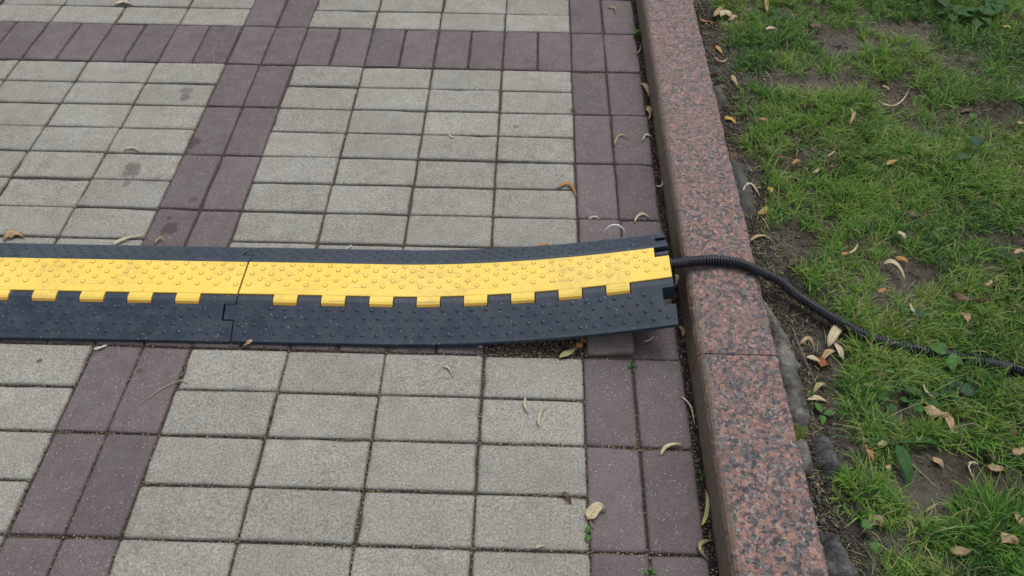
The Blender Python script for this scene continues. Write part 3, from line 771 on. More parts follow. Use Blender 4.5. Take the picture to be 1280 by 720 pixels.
# ------------------------------------------------------------------ fallen leaves and seed wings
ITEMS = [
((-1.43, 1.3, -1.41, 1.315, -1.377, 1.302),'p',0.022,'pale',0.006,'leaf','small pale torn leaf on grey pavers at the top left of the picture'),
((-1.154, 0.606, -1.133, 0.613, -1.103, 0.596),'p',0.009,'pale',0.006,'wing','pale curled seed wing on grey paver just above a dark oval stain'),
((0.121, 1.34, 0.141, 1.341, 0.144, 1.303),'p',0.008,'tan',0.005,'wing','tan hooked seed wing on the topmost brown pavers beside the kerb'),
((0.19, 1.089, 0.203, 1.106, 0.208, 1.14),'p',0.006,'tan',0.004,'wing','thin tan seed wing under the round green weed by the kerb'),
((0.19, 0.942, 0.207, 0.924, 0.21, 0.879),'p',0.014,'tan',0.007,'leaf','plump tan curled leaf against the kerb above a pair of crumpled leaves'),
((0.195, 0.835, 0.206, 0.815, 0.201, 0.776),'p',0.014,'tan',0.008,'torn','crumpled tan double leaf in the gap beside the kerb'),
((0.103, 0.67, 0.12, 0.709, 0.142, 0.694),'p',0.008,'tan',0.005,'wing','tan arched seed wing on brown paver nearest the middle of the column'),
((0.177, 0.688, 0.189, 0.712, 0.203, 0.702),'p',0.008,'pale',0.005,'torn','small pale forked leaf scrap in the kerb gap right of an arched seed wing'),
((-0.046, 0.5, -0.02, 0.516, 0.0, 0.473),'p',0.014,'orange',0.006,'wing','orange tan curved seed wing lying over grey paver and brown column joint'),
((-0.329, 0.7, -0.322, 0.687, -0.313, 0.687),'p',0.006,'white',0.004,'wing','tiny white curled scrap on a grey paver in the upper panel'),
((0.196, 0.517, 0.21, 0.518, 0.211, 0.547),'p',0.007,'pale',0.004,'wing','pale hook shaped seed wing in kerb gap above the ramp end'),
((0.027, 0.395, 0.04, 0.403, 0.055, 0.393),'p',0.007,'pale',0.004,'wing','pale arched seed wing lying above the white wire hoop'),
((0.133, 0.388, 0.152, 0.415, 0.172, 0.402),'p',0.008,'pale',0.006,'wing','pale arched seed wing right of the white wire hoop'),
((-0.529, 0.278, -0.523, 0.286, -0.517, 0.293),'p',0.006,'white',0.003,'wing','small white scrap on the paver edge behind the ramp middle'),
((-0.09, 0.3, -0.079, 0.306, -0.068, 0.304),'p',0.012,'orange',0.004,'torn','orange leaf scrap tucked against the back edge of the ramp'),
((-1.315, 0.279, -1.3, 0.3, -1.271, 0.293),'p',0.022,'tan',0.01,'torn','broad beige crumpled leaf behind the left end of the ramp'),
((-1.063, 0.275, -1.036, 0.294, -1.001, 0.31),'p',0.013,'pale',0.007,'wing','long pale green seed wing behind the ramp beside the brown strip'),
((-0.967, 0.281, -0.958, 0.299, -0.944, 0.282),'p',0.007,'tan',0.008,'wing','tan arched seed wing touching back of ramp below dark wet stains'),
((-0.994, -0.013, -0.981, -0.009, -0.97, -0.002),'p',0.009,'white',0.004,'wing','white narrow leaf in front of the ramp at the left brown strip'),
((-0.693, 0.005, -0.679, 0.009, -0.677, 0.028),'p',0.011,'tan',0.018,'wing','tan seed wing standing against ramp front just right of module joint'),
((-0.214, 0.018, -0.208, 0.018, -0.203, 0.017),'p',0.007,'white',0.003,'wing','tiny white scrap in front of the ramp above grey paver joint'),
((-0.048, -0.004, -0.031, 0.006, -0.01, 0.021),'p',0.014,'green',0.006,'leaf','yellow green oblong leaf on the crumbly hole before the ramp'),
((-0.013, 0.025, -0.001, 0.033, 0.009, 0.044),'p',0.016,'orange',0.01,'torn','rust orange broken leaf leaning on the tilted loose paver'),
((0.124, 0.041, 0.137, 0.044, 0.148, 0.056),'p',0.006,'pale',0.004,'wing','pale hooked sliver on dark paver right of the tilted loose paver'),
((0.208, 0.223, 0.211, 0.207, 0.207, 0.188),'p',0.01,'pale',0.04,'leaf','pale leaf wedged between the yellow lid end and kerb'),
((0.203, 0.083, 0.21, 0.071, 0.208, 0.056),'p',0.012,'tan',0.01,'leaf','tan leaf wedged in the gap at the front corner of ramp'),
((-0.282, -0.035, -0.269, -0.037, -0.259, -0.059),'p',0.007,'pale',0.005,'wing','pale curved seed wing on the first row of grey pavers below the ramp'),
((-0.114, -0.099, -0.115, -0.119, -0.107, -0.136),'p',0.008,'pale',0.005,'wing','pale two part seed, left one of the pair on a grey paver'),
((-0.087, -0.163, -0.086, -0.137, -0.071, -0.119),'p',0.008,'pale',0.005,'wing','pale yellow crescent seed wing, right one of the pair on a grey paver'),
((-0.045, -0.296, -0.038, -0.302, -0.03, -0.317),'p',0.009,'brown',0.003,'torn','brown flat scrap at the corner of a grey paver near brown column'),
((-0.002, -0.345, 0.016, -0.324, 0.03, -0.329),'p',0.019,'cream',0.012,'heart','cream heart shaped folded leaf with stalk on the brown column joint'),
((0.137, -0.216, 0.154, -0.196, 0.183, -0.195),'p',0.009,'cream',0.006,'wing','creamy crescent seed wing across a brown paver near the kerb'),
((0.188, -0.089, 0.203, -0.11, 0.207, -0.152),'p',0.006,'pale',0.006,'wing','thin pale seed wing curving along kerb gap right of brown pavers'),
((0.195, -0.348, 0.209, -0.315, 0.209, -0.282),'p',0.01,'lime',0.006,'wing','lime yellow long seed wing lying in the kerb gap'),
((0.208, -0.374, 0.185, -0.387, 0.2, -0.409),'p',0.009,'khaki',0.012,'wing','khaki looped seed wing at the bottom of the kerb gap'),
((-0.094, -0.396, -0.085, -0.394, -0.075, -0.391),'p',0.006,'pale',0.003,'wing','narrow pale scrap on the paver joint left of the heart shaped leaf'),
((0.422, 1.206, 0.445, 1.238, 0.47, 1.276),'g',0.017,'tan',0.008,'leaf','tan oblong leaf slanting on soil at the top of the kerb'),
((0.443, 1.202, 0.46, 1.225, 0.471, 1.203),'g',0.024,'cream',0.003,'disc','round cream seed disc on soil at the top of the kerb'),
((0.382, 1.209, 0.401, 1.196, 0.425, 1.193),'g',0.01,'orange',0.006,'wing','orange narrow curled leaf touching the kerb near the top'),
((0.463, 1.168, 0.479, 1.19, 0.492, 1.186),'g',0.02,'tan',0.008,'torn','crumpled tan leaf right below the round cream seed disc'),
((0.593, 1.299, 0.585, 1.257, 0.579, 1.212),'g',0.013,'tan',0.006,'leaf','pointed tan leaf hanging down from the top edge over dark soil'),
((0.637, 1.287, 0.658, 1.297, 0.675, 1.297),'g',0.014,'pale',0.005,'leaf','pale whitish leaf at the top edge between two grass patches'),
((0.413, 1.061, 0.415, 1.044, 0.423, 1.02),'g',0.015,'gold',0.006,'leaf','golden oval leaf on the soil strip above a winged seed pair'),
((0.4, 1.004, 0.414, 0.977, 0.436, 1.005),'g',0.009,'tan',0.006,'wing','tan two winged seed below the golden oval leaf'),
((0.433, 0.913, 0.433, 0.89, 0.44, 0.861),'g',0.012,'tan',0.008,'leaf','tan boat shaped leaf on bare soil in the upper soil strip'),
((0.383, 0.727, 0.399, 0.725, 0.412, 0.705),'g',0.013,'yellow',0.005,'leaf','yellow oval leaf on dark soil beside the kerb'),
((0.462, 0.697, 0.474, 0.698, 0.482, 0.688),'g',0.01,'orange',0.005,'leaf','small orange leaf at the edge of an upper grass tuft'),
((0.557, 1.116, 0.575, 1.125, 0.592, 1.117),'g',0.012,'cream',0.006,'leaf','cream yellow leaf resting on upper grass near the soil strip'),
((0.694, 1.142, 0.71, 1.151, 0.722, 1.135),'g',0.02,'brown',0.005,'leaf','pinkish brown round leaf half hidden in the upper grass'),
((0.79, 0.793, 0.832, 0.774, 0.891, 0.853),'g',0.006,'cream',0.006,'wing','long cream curved stalk bowed over a bare soil hollow'),
((0.832, 0.883, 0.84, 0.876, 0.849, 0.862),'g',0.009,'tan',0.006,'leaf','tan sliver leaf above the long curved stalk'),
((0.587, 0.751, 0.604, 0.766, 0.615, 0.749),'g',0.007,'brown',0.007,'wing','brown arched seed wing in grass above the bare patch edge'),
((0.707, 0.756, 0.709, 0.729, 0.69, 0.689),'g',0.011,'tan',0.008,'leaf','tan leaf with pale tip caught in grass left of the bare hollow'),
((1.005, 0.773, 1.028, 0.784, 1.045, 0.781),'g',0.011,'brown',0.005,'leaf','brown leaf on the bare patch at far right'),
((1.255, 1.163, 1.266, 1.163, 1.277, 1.155),'g',0.011,'yellow',0.006,'leaf','bright yellow petal in the grass at the upper right'),
((0.74, 0.538, 0.757, 0.55, 0.776, 0.557),'g',0.013,'gold',0.006,'leaf','golden tan boat shaped leaf in the middle of upper grass'),
((0.478, 0.561, 0.495, 0.547, 0.513, 0.542),'g',0.013,'brown',0.007,'torn','brown limp leaf at grass edge above an orange scrap'),
((0.512, 0.527, 0.524, 0.539, 0.536, 0.543),'g',0.009,'orange',0.006,'leaf','orange tan scrap beside the brown limp leaf'),
((0.555, 0.506, 0.567, 0.509, 0.577, 0.529),'g',0.008,'khaki',0.006,'leaf','khaki narrow leaf standing in grass right of orange scrap'),
((0.606, 0.563, 0.619, 0.575, 0.631, 0.587),'g',0.008,'tan',0.005,'wing','tan seed wing leaning in the grass between khaki and golden leaves'),
((0.384, 0.438, 0.405, 0.475, 0.424, 0.434),'g',0.01,'cream',0.009,'wing','cream boomerang shaped seed wing on the dark soil slab'),
((0.442, 0.449, 0.447, 0.449, 0.451, 0.438),'g',0.012,'yellow',0.005,'disc','bright yellow bud right of the boomerang shaped seed wing'),
((0.405, 0.378, 0.42, 0.378, 0.435, 0.405),'g',0.014,'gold',0.007,'leaf','golden orange leaf lying below the yellow bud'),
((0.375, 0.597, 0.384, 0.579, 0.395, 0.549),'g',0.015,'brown',0.007,'torn','brown curled leaf between kerb and grey mortar slab'),
((1.118, 0.714, 1.127, 0.711, 1.136, 0.708),'g',0.01,'tan',0.005,'leaf','tan leaf at the right edge beside the far bare patch'),
((0.377, 0.291, 0.403, 0.307, 0.428, 0.29),'g',0.01,'tan',0.008,'wing','tan arched seed wing on soil strip above the hose'),
((0.436, 0.199, 0.453, 0.218, 0.474, 0.228),'g',0.011,'brown',0.007,'torn','brown curled leaf on dark soil right of the kerb above the hose'),
((0.571, 0.24, 0.588, 0.25, 0.601, 0.274),'g',0.006,'cream',0.008,'wing','thin cream seed wing upright in the grass above hose'),
((0.556, 0.24, 0.564, 0.238, 0.574, 0.243),'g',0.009,'orange',0.004,'leaf','small orange scrap at foot of thin cream seed wing'),
((0.644, 0.217, 0.667, 0.216, 0.675, 0.175),'g',0.013,'cream',0.009,'wing','large cream seed wing arched over a brown hollow'),
((0.696, 0.309, 0.704, 0.3, 0.709, 0.288),'g',0.01,'pale',0.006,'leaf','pale pointed leaf above the orange leaf in mid grass'),
((0.676, 0.239, 0.69, 0.237, 0.701, 0.226),'g',0.012,'orange',0.006,'leaf','orange leaf just right of the large arched seed wing'),
((0.727, 0.371, 0.746, 0.369, 0.764, 0.359),'g',0.016,'brown',0.006,'torn','tan brown broken leaf among the brightest mid grass'),
((0.605, 0.132, 0.614, 0.136, 0.625, 0.145),'g',0.01,'orange',0.007,'leaf','tan orange leaf folded in grass above the hose bend'),
((0.747, 0.13, 0.781, 0.12, 0.815, 0.111),'g',0.014,'brown',0.006,'torn','long brown dried leaf lying flat on far right grass'),
((0.663, 0.106, 0.663, 0.081, 0.688, 0.08),'g',0.006,'pale',0.006,'wing','thin pale seed wing curled like a hook above the hose'),
((0.752, 0.078, 0.763, 0.072, 0.758, 0.05),'g',0.011,'tan',0.009,'torn','tan curled leaf in straw coloured grass above the hose'),
((0.834, 0.159, 0.843, 0.163, 0.855, 0.175),'g',0.01,'tan',0.006,'leaf','tan leaf scrap in grass at right, above the long dried leaf'),
((0.929, 0.25, 0.944, 0.257, 0.953, 0.251),'g',0.012,'tan',0.006,'leaf','tan leaf at right edge of picture beside mid grass'),
((0.478, 0.001, 0.5, 0.037, 0.529, 0.064),'g',0.02,'cream',0.022,'leaf','big beige tongue shaped leaf propped against the black hose'),
((0.425, 0.007, 0.444, 0.02, 0.45, -0.005),'g',0.01,'tan',0.01,'wing','tan arched seed wing left of the leaf pile by hose'),
((0.439, -0.028, 0.456, -0.037, 0.472, -0.044),'g',0.02,'rust',0.008,'torn','rust orange leaf at the bottom of the leaf pile'),
((0.494, 0.016, 0.497, -0.008, 0.501, -0.028),'g',0.012,'cream',0.012,'leaf','cream folded leaf at the right of leaf pile by hose'),
((0.458, -0.033, 0.473, -0.014, 0.49, -0.01),'g',0.012,'tan',0.012,'leaf','tan folded leaf on top of the leaf pile by hose'),
((0.429, -0.023, 0.444, -0.028, 0.458, -0.039),'g',0.01,'cream',0.01,'leaf','cream pointed leaf at the left of leaf pile by hose'),
((0.628, -0.092, 0.625, -0.111, 0.639, -0.123),'g',0.006,'cream',0.007,'wing','cream hook shaped seed wing among low round leaves'),
((0.412, -0.118, 0.432, -0.114, 0.449, -0.122),'g',0.01,'cream',0.006,'leaf','cream oblong leaf at grass edge right of grey mortar'),
((0.428, -0.103, 0.441, -0.087, 0.456, -0.088),'g',0.012,'khaki',0.01,'wing','khaki arched leaf above the cream oblong leaf'),
((0.605, -0.143, 0.629, -0.154, 0.656, -0.159),'g',0.02,'tan',0.01,'torn','large tan torn leaf with a drooping end in lower grass'),
((0.642, -0.157, 0.646, -0.173, 0.644, -0.196),'g',0.014,'tan',0.008,'leaf','narrow tan leaf hanging below the large torn leaf'),
((0.485, -0.229, 0.492, -0.235, 0.494, -0.251),'g',0.012,'orange',0.006,'leaf','orange leaf at edge of the lower bare patch'),
((0.507, -0.222, 0.518, -0.217, 0.526, -0.22),'g',0.009,'khaki',0.005,'leaf','small khaki leaf beside the long green spear leaf'),
((0.603, -0.238, 0.612, -0.241, 0.62, -0.253),'g',0.013,'tan',0.006,'leaf','tan orange leaf on top of lower bare soil patch'),
((0.685, -0.243, 0.666, -0.245, 0.666, -0.276),'g',0.006,'cream',0.006,'wing','thin cream crescent seed wing at the right of bare soil patch'),
((0.693, -0.248, 0.707, -0.253, 0.727, -0.253),'g',0.013,'tan',0.007,'leaf','tan oblong leaf right of the thin cream crescent'),
((0.742, -0.22, 0.75, -0.229, 0.766, -0.219),'g',0.015,'tan',0.009,'torn','pinkish tan curled leaf at right edge above oblong leaf'),
((0.704, -0.226, 0.706, -0.233, 0.712, -0.241),'g',0.013,'brown',0.006,'torn','brown crumpled leaf above the tan oblong leaf'),
((0.753, -0.175, 0.755, -0.187, 0.767, -0.195),'g',0.012,'brown',0.008,'torn','brown bent leaf at the right side of lower grass'),
((0.56, -0.335, 0.573, -0.328, 0.588, -0.319),'g',0.005,'pale',0.005,'wing','thin straight pale stalk on the lower bare soil'),
((0.458, -0.366, 0.472, -0.353, 0.476, -0.367),'g',0.018,'pinkish',0.008,'torn','pinkish tan curled leaf above two round green leaves'),
((0.571, -0.404, 0.588, -0.408, 0.609, -0.403),'g',0.016,'tan',0.007,'leaf','tan boat shaped leaf under the lower thick grass tuft'),
((0.656, -0.394, 0.672, -0.385, 0.681, -0.396),'g',0.018,'tan',0.009,'torn','tan rounded leaf near the lower right corner'),
((0.7, -0.337, 0.7, -0.356, 0.708, -0.368),'g',0.014,'tan',0.012,'leaf','tan rolled leaf at right edge above the rounded leaf'),
((0.437, -0.289, 0.445, -0.293, 0.456, -0.289),'g',0.011,'orange',0.007,'leaf','brown orange leaf above lower left grass tuft'),
((0.512, -0.259, 0.513, -0.264, 0.513, -0.271),'g',0.009,'tan',0.005,'leaf','tiny tan leaf left of the long green spear leaf'),
]
def pave_z(x, y):
    r = .0105 + .0085 * (x + .72)
    return .0025
def leaf_mesh(P1, PM, P2, width, kind, arch, seed, hf):
    r = random.Random(seed); N = 12
    p1, pm, p2 = (np.array(q[:2]) for q in (P1, PM, P2)); ctrl = 2 * pm - (p1 + p2) / 2
    L = np.linalg.norm(p2 - p1); V = []; base = []
    A1 = []; A2 = []
    cols = {'wing': 5, 'leaf': 5, 'torn': 5, 'heart': 5, 'disc': 5}[kind]
    curl = r.uniform(.08, .35); tw = r.uniform(-.3, .3); ph = r.uniform(0, 6)
    if r.random() < .5: curl = -curl * .6
    for k in range(N + 1):
        t = k / N; c = (1 - t) ** 2 * p1 + 2 * t * (1 - t) * ctrl + t * t * p2
        T = 2 * (1 - t) * (ctrl - p1) + 2 * t * (p2 - ctrl); T = T / (np.linalg.norm(T) + 1e-9); Nn = np.array([-T[1], T[0]])
        if kind == 'wing': w = .5 * (math.sin(PI * min(1, (t * .92 + .04))) ** .55) * (.45 + .6 * (1 - t)) * .98; 
        elif kind == 'disc': w = .5 * math.sqrt(max(0, 1 - (2 * t - 1) ** 2)) 
        elif kind == 'heart': w = .62 * (math.sin(PI * t ** .6) ** .7 if 0 < t < 1 else 0) * (1.1 - .5 * t) + .05 * math.sin(t * 13)
        else: w = .5 * (math.sin(PI * t ** .85) ** .75 if 0 < t < 1 else 0)
        if kind == 'heart': curl, tw = .75, .15
        if kind == 'torn': w *= 1 + .35 * math.sin(ph + t * 11) + r.uniform(-.15, .15)
        w = max(w, .035) * width
        zc = hf(float(c[0]), float(c[1])) + arch * .5 * (math.sin(PI * t) ** .8) + .0008
        for q in range(cols):
            s = (q / (cols - 1) - .5) * 2
            cup = curl * width * .5 * (s * s - .3) * (1 if arch < .02 else .5)
            wig = .0012 * math.sin(9 * t + 2.5 * s + ph) * (2 if kind == 'torn' else 1)
            wv = w * (1 + (.12 * math.sin(17 * t + ph * s) if kind == 'torn' else .04 * math.sin(8 * t + ph)))
            z = zc + cup + tw * s * w * .6 + wig
            z = max(z, hf(float(c[0]), float(c[1])) + .0003)
            V.append((c[0] + Nn[0] * s * wv, c[1] + Nn[1] * s * wv, z)); A1.append(s); A2.append(t)
    n = len(V); F = []
    for (x, y, z) in list(V): V.append((x, y, z + .0005))
    idx = lambda k, q, o: o * n + k * cols + q
    for k in range(N):
        for q in range(cols - 1):
            F.append((idx(k, q, 1), idx(k + 1, q, 1), idx(k + 1, q + 1, 1), idx(k, q + 1, 1)))
            F.append((idx(k, q, 0), idx(k, q + 1, 0), idx(k + 1, q + 1, 0), idx(k + 1, q, 0)))
        F.append((idx(k, 0, 0), idx(k + 1, 0, 0), idx(k + 1, 0, 1), idx(k, 0, 1)))
        F.append((idx(k, cols - 1, 1), idx(k + 1, cols - 1, 1), idx(k + 1, cols - 1, 0), idx(k, cols - 1, 0)))
    for k in (0, N):
        for q in range(cols - 1): F.append((idx(k, q, 0), idx(k, q, 1), idx(k, q + 1, 1), idx(k, q + 1, 0)))
    return V, F, A1 * 2, A2 * 2
GR = {'p': 'dry leaves and seed wings lying on the pavement', 'g': 'dry leaves and seed wings lying in the grass', 'r': 'x', 'k': 'x'}
leaf_spots = []
for k, ((x1, y1, xm, ym, x2, y2), s, w, colr, arch, kind, lab) in enumerate(ITEMS):
    if s == 'g':
        b0 = float(bareness(xm, ym)); lift = .004 + .014 * (1 - b0)
        zz = float(np.mean([soil_z(a_, b_) for a_, b_ in ((x1, y1), (xm, ym), (x2, y2))]))
        hf = lambda x, y: zz + lift
        leaf_spots.append((xm, ym, max(w * .5, math.hypot(x2 - x1, y2 - y1) * .45)))
    else: hf = lambda x, y: .0022
    V, F, A1, A2 = leaf_mesh((x1, y1), (xm, ym), (x2, y2), w * (.95 if s == 'p' else 1.0), kind, arch, 900 + k, hf)
    o0 = (xm, ym, min(q[2] for q in V)); V = [tuple(a_ - b_ for a_, b_ in zip(q, o0)) for q in V]
    nm = 'seed_wing' if kind == 'wing' else 'fallen_leaf'
    me = mesh(nm, V, F, True, [M['leaf_' + colr]])
    me.attributes.new('across', 'FLOAT', 'POINT').data.foreach_set('value', A1); me.attributes.new('along', 'FLOAT', 'POINT').data.foreach_set('value', A2)
    o = link(nm, me, None, o0, label=lab, category='seed wing' if kind == 'wing' else 'leaf', group=GR[s])
    if kind == 'heart':
        V, F = tube([(0, 0, .004), (-.004, -.012, .003), (.003, -.024, .001)], .0008, 6)
        st = link('stalk', mesh('stalk', V, F, True, [M['straw']]), o, (-.010, -.012, -.002))

# ------------------------------------------------------------------ weeds
def green_leaf(L, W, kind, seed):
    r = random.Random(seed); N = 10; cols = 5; V = []
    for k in range(N + 1):
        t = k / N
        if kind == 'round': w = math.sqrt(max(0, 1 - (2 * t - 1) ** 2)) * .5
        elif kind == 'spear': w = .5 * math.sin(PI * t ** .75) ** .8 if 0 < t < 1 else .03
        else: w = .5 * (math.sin(PI * t ** .62) ** .8 if 0 < t < 1 else .02) * (1 + .10 * math.sin(t * 34))
        w = max(w, .02) * W
        for q in range(cols):
            s = (q / (cols - 1) - .5) * 2
            V.append((t * L, s * w, .10 * L * math.sin(t * PI * .9) - .12 * L * t * t + abs(s) * w * .28 + .03 * W * math.sin(9 * t + 3 * s + seed)))
    n = len(V); V += [(x, y, z - .0004) for x, y, z in V]; F = []; ix = lambda k, q, o: o * n + k * cols + q
    for k in range(N):
        for q in range(cols - 1):
            F.append((ix(k, q, 0), ix(k + 1, q, 0), ix(k + 1, q + 1, 0), ix(k, q + 1, 0))); F.append((ix(k, q, 1), ix(k, q + 1, 1), ix(k + 1, q + 1, 1), ix(k + 1, q, 1)))
        F.append((ix(k, 0, 0), ix(k, 0, 1), ix(k + 1, 0, 1), ix(k + 1, 0, 0))); F.append((ix(k, cols - 1, 0), ix(k + 1, cols - 1, 0), ix(k + 1, cols - 1, 1), ix(k, cols - 1, 1)))
    return V, F
def weed(x, y, z, leaves, label, mat='weed', name='weed', grp='broad leaved weeds in the grass'):
    root = link(name, None, None, (x, y, z), label=label, category='weed', group=grp)
    for k, (dx, dy, dz, L, W, ang, tilt, kind) in enumerate(leaves):
        V, F = green_leaf(L, W, kind, int(abs(x * 999) + k))
        link('leaf', mesh('weed_leaf', V, F, True, [M[mat]]), root, (dx, dy, dz), (rnd.uniform(-.2, .2), -tilt, ang))
        if dz > .002:
            V, F = tube([(0, 0, -.002), (dx * .6, dy * .6, dz * .5), (dx, dy, dz)], .0007, 5); link('stem', mesh('weed_stem', V, F, True, [M[mat]]), root)
def gz(x, y): return float(soil_z(x, y))
def rosette(n, L, W, kind, seed, spread=.004, dz=.014, tilt=.1, a0=None, a1=None):
    r = random.Random(seed); out = []
    for k in range(n):
        a = (2 * PI * k / n + r.uniform(-.4, .4)) if a0 is None else r.uniform(a0, a1)
        out.append((math.cos(a) * spread * r.uniform(.5, 1.5), math.sin(a) * spread * r.uniform(.5, 1.5), dz * r.uniform(.6, 1.3), L * r.uniform(.75, 1.15), W * r.uniform(.8, 1.15), a, r.uniform(-.1, tilt + .2), kind))
    return out
weed(.690, -.032, gz(.69, -.03), [(0, .008, .028, .036, .028, 2.5, -.1, 'leaf'), (0, 0, .024, .036, .026, -.35, -.2, 'leaf'), (.0, -.004, .026, .030, .022, -1.6, 0, 'leaf')], 'bright green weed with jagged leaf hanging over the half buried hose', 'weed_pale')
weed(.655, -.075, gz(.65, -.07), [(0, 0, .018, .034, .030, 1.2, 0, 'leaf'), (-.008, -.004, .012, .026, .020, 3.2, 0, 'leaf')], 'dark green toothed weed just left below the jagged hose leaf')
weed(.598, -.062, gz(.6, -.06), [(-.006, .012, .020, .020, .017, 2.2, .1, 'round'), (.004, .016, .022, .016, .014, .9, .1, 'round'), (.012, 0, .018, .022, .018, -.3, 0, 'round'), (-.002, -.010, .015, .019, .016, -1.8, 0, 'round'), (-.014, .0, .016, .018, .015, 3.3, 0, 'round')], 'cluster of small round leaves just below the hose', 'weed_pale')
weed(.566, -.118, gz(.57, -.12), rosette(4, .024, .018, 'round', 3, .012), 'small round leaved weed left of the cream hook shaped seed wing')
weed(.618, -.128, gz(.62, -.13), rosette(5, .028, .022, 'round', 4, .010, .014), 'low weed with four wide leaves beside cream hook shaped seed wing')
weed(.680, -.108, gz(.68, -.11), rosette(4, .032, .026, 'leaf', 5, .008, .016), 'pair of broad dull leaves right of the cream hook shaped seed wing', 'weed_blue')
weed(.545, -.215, gz(.545, -.215), [(0, 0, .014, .075, .024, -1.52, -.05, 'spear'), (0, .004, .010, .060, .016, 3.05, .0, 'spear'), (.004, .004, .014, .085, .014, .05, -.02, 'spear')], 'long spear leaved weed beside the lower bare soil patch')
weed(.446, -.376, gz(.446, -.376), [(-.008, .004, .024, .019, .018, .2, 0, 'round'), (.0, -.022, .020, .017, .015, -1.0, .1, 'round')], 'seedling with two round bright leaves near the bottom stones', 'weed_pale')
weed(.977, .600, gz(.977, .6), [(0, 0, .034, .040, .034, 1.7, .1, 'leaf'), (-.03, -.03, .028, .046, .026, 3.4, -.1, 'leaf')], 'broad bluish green leaf pair in the right middle grass', 'weed_blue')
weed(1.003, .712, gz(1.0, .71), [(0, 0, .028, .022, .020, 1.2, .3, 'round'), (0, 0, .022, .018, .016, -.4, .1, 'round')], 'bright round leaf at the edge of far right bare patch', 'weed_pale')
weed(.655, .070, gz(.655, .07), rosette(3, .032, .026, 'leaf', 9, .006, .018), 'dull broad leaves in the grass just above the hose', 'weed_blue')
weed(.432, -.150, gz(.432, -.15), rosette(3, .022, .013, 'leaf', 10, .004, .012), 'small leaf tuft right of the dark stone', 'weed_pale')
weed(.615, 1.205, gz(.615, 1.205), rosette(5, .035, .016, 'leaf', 12, .010, .014), 'ragged bluish weed in the dark gap at the top', 'weed_blue')
weed(.392, .885, gz(.392, .885) + .012, [(0, 0, .006, .020, .016, 1.2, 0, 'round')], 'grey green round leaf on mortar behind the upper kerb', 'weed_blue')
for k, (x, y) in enumerate([(1.13, 1.235), (1.20, 1.215), (1.27, 1.28), (1.10, 1.33)]):
    weed(x, y, gz(x, y), rosette(7, .042, .034, 'leaf', 40 + k, .014, .026), ['low clump of broad leaves left in the top right corner', 'middle broad leaved clump at top right above yellow petal', 'broad leaved clump in the top right corner itself', 'broad leaved clump cut by the top edge of the picture'][k], 'weed')
PW = 'tiny weeds growing in the paving joints'
weed(.206, 1.190, -.002, rosette(6, .015, .016, 'round', 60, .004, .012, .5), 'round leaved green weed squeezed between pavers and kerb near the top', 'weed_pale', grp=PW)
weed(-.003, -.368, -.003, [(0, 0, .006, .016, .010, 1.4, .1, 'leaf'), (0, -.002, .005, .015, .010, -1.6, .1, 'leaf')], 'two leaved sprout under the heart shaped dry leaf', 'weed_pale', grp=PW)
weed(.099, -.432, -.003, rosette(4, .008, .006, 'round', 61, .003, .006), 'tiny sprout in brown paver joint at the bottom edge', 'weed_pale', grp=PW)
weed(.100, -.022, -.003, rosette(4, .009, .005, 'leaf', 62, .003, .006), 'tiny sprout in the joint below the tilted loose paver', 'weed', grp=PW)
weed(.206, -.255, -.003, rosette(3, .010, .005, 'leaf', 63, .003, .008), 'tiny sprout in the kerb gap above the lime yellow seed wing', 'weed', grp=PW)
weed(-.001, .815, -.003, rosette(3, .008, .005, 'leaf', 64, .003, .005), 'tiny sprout in the joint between upper grey panel and brown column', 'weed', grp=PW)

# ------------------------------------------------------------------ grass
def blades(root, L, az, el, bend, width, tint, seg=4, side=None):
    n = len(root); t = np.linspace(0, 1, seg + 1)
    elv = el[:, None] - bend[:, None] * t[None] ** 1.3
    ds = (L / seg)[:, None]
    hx = np.concatenate([np.zeros((n, 1)), np.cumsum(np.cos(elv[:, :-1]) * ds, 1)], 1)
    hz = np.concatenate([np.zeros((n, 1)), np.cumsum(np.sin(elv[:, :-1]) * ds, 1)], 1)
    azt = az[:, None] + side[:, None] * t[None] if side is not None else az[:, None] + 0 * t[None]
    x = root[:, :1] + hx * np.cos(azt); y = root[:, 1:2] + hx * np.sin(azt); z = root[:, 2:3] + np.maximum(hz, -.004 + 0 * hz)
    ctr = np.stack([x, y, z], -1)
    ra = rng.uniform(-.9, .9, n)
    sd = np.stack([-np.sin(az) * np.cos(ra), np.cos(az) * np.cos(ra), np.sin(ra)], -1)
    wv = (width[:, None] * .5) * (1 - .85 * t[None] ** 1.6) * np.where(t[None] == 0, .7, 1)
    A = ctr[:, :-1] + sd[:, None] * wv[:, :-1, None]; B = ctr[:, :-1] - sd[:, None] * wv[:, :-1, None]; tip = ctr[:, -1:]
    V = np.concatenate([A, B, tip], 1); m = 2 * seg + 1
    tri = []
    for k in range(seg - 1): tri += [[k, seg + k, seg + k + 1], [k, seg + k + 1, k + 1]]
    tri.append([seg - 1, 2 * seg - 1, 2 * seg])
    F = np.array(tri)[None] + (np.arange(n) * m)[:, None, None]
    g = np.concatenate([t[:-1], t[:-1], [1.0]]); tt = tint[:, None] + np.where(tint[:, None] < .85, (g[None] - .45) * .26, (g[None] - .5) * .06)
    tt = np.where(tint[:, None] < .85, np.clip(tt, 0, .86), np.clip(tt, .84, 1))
    return V.reshape(-1, 3), F.reshape(-1, 3), tt.ravel()
def dens_at(x, y):
    d = 1 - bareness(x, y)
    g = fbm(x * 8, y * 8, 101, 3)
    d = d * np.clip(.36 + 2.4 * (g - .32), .20, 1)
    for (lx, ly, r_) in leaf_spots:
        q = ((x - lx) ** 2 + (y - ly) ** 2) < (r_ + .004) ** 2
        d = np.where(q, d * .15, d)
    return d
def avoid(x, y, z): return np.ones(len(x), bool)
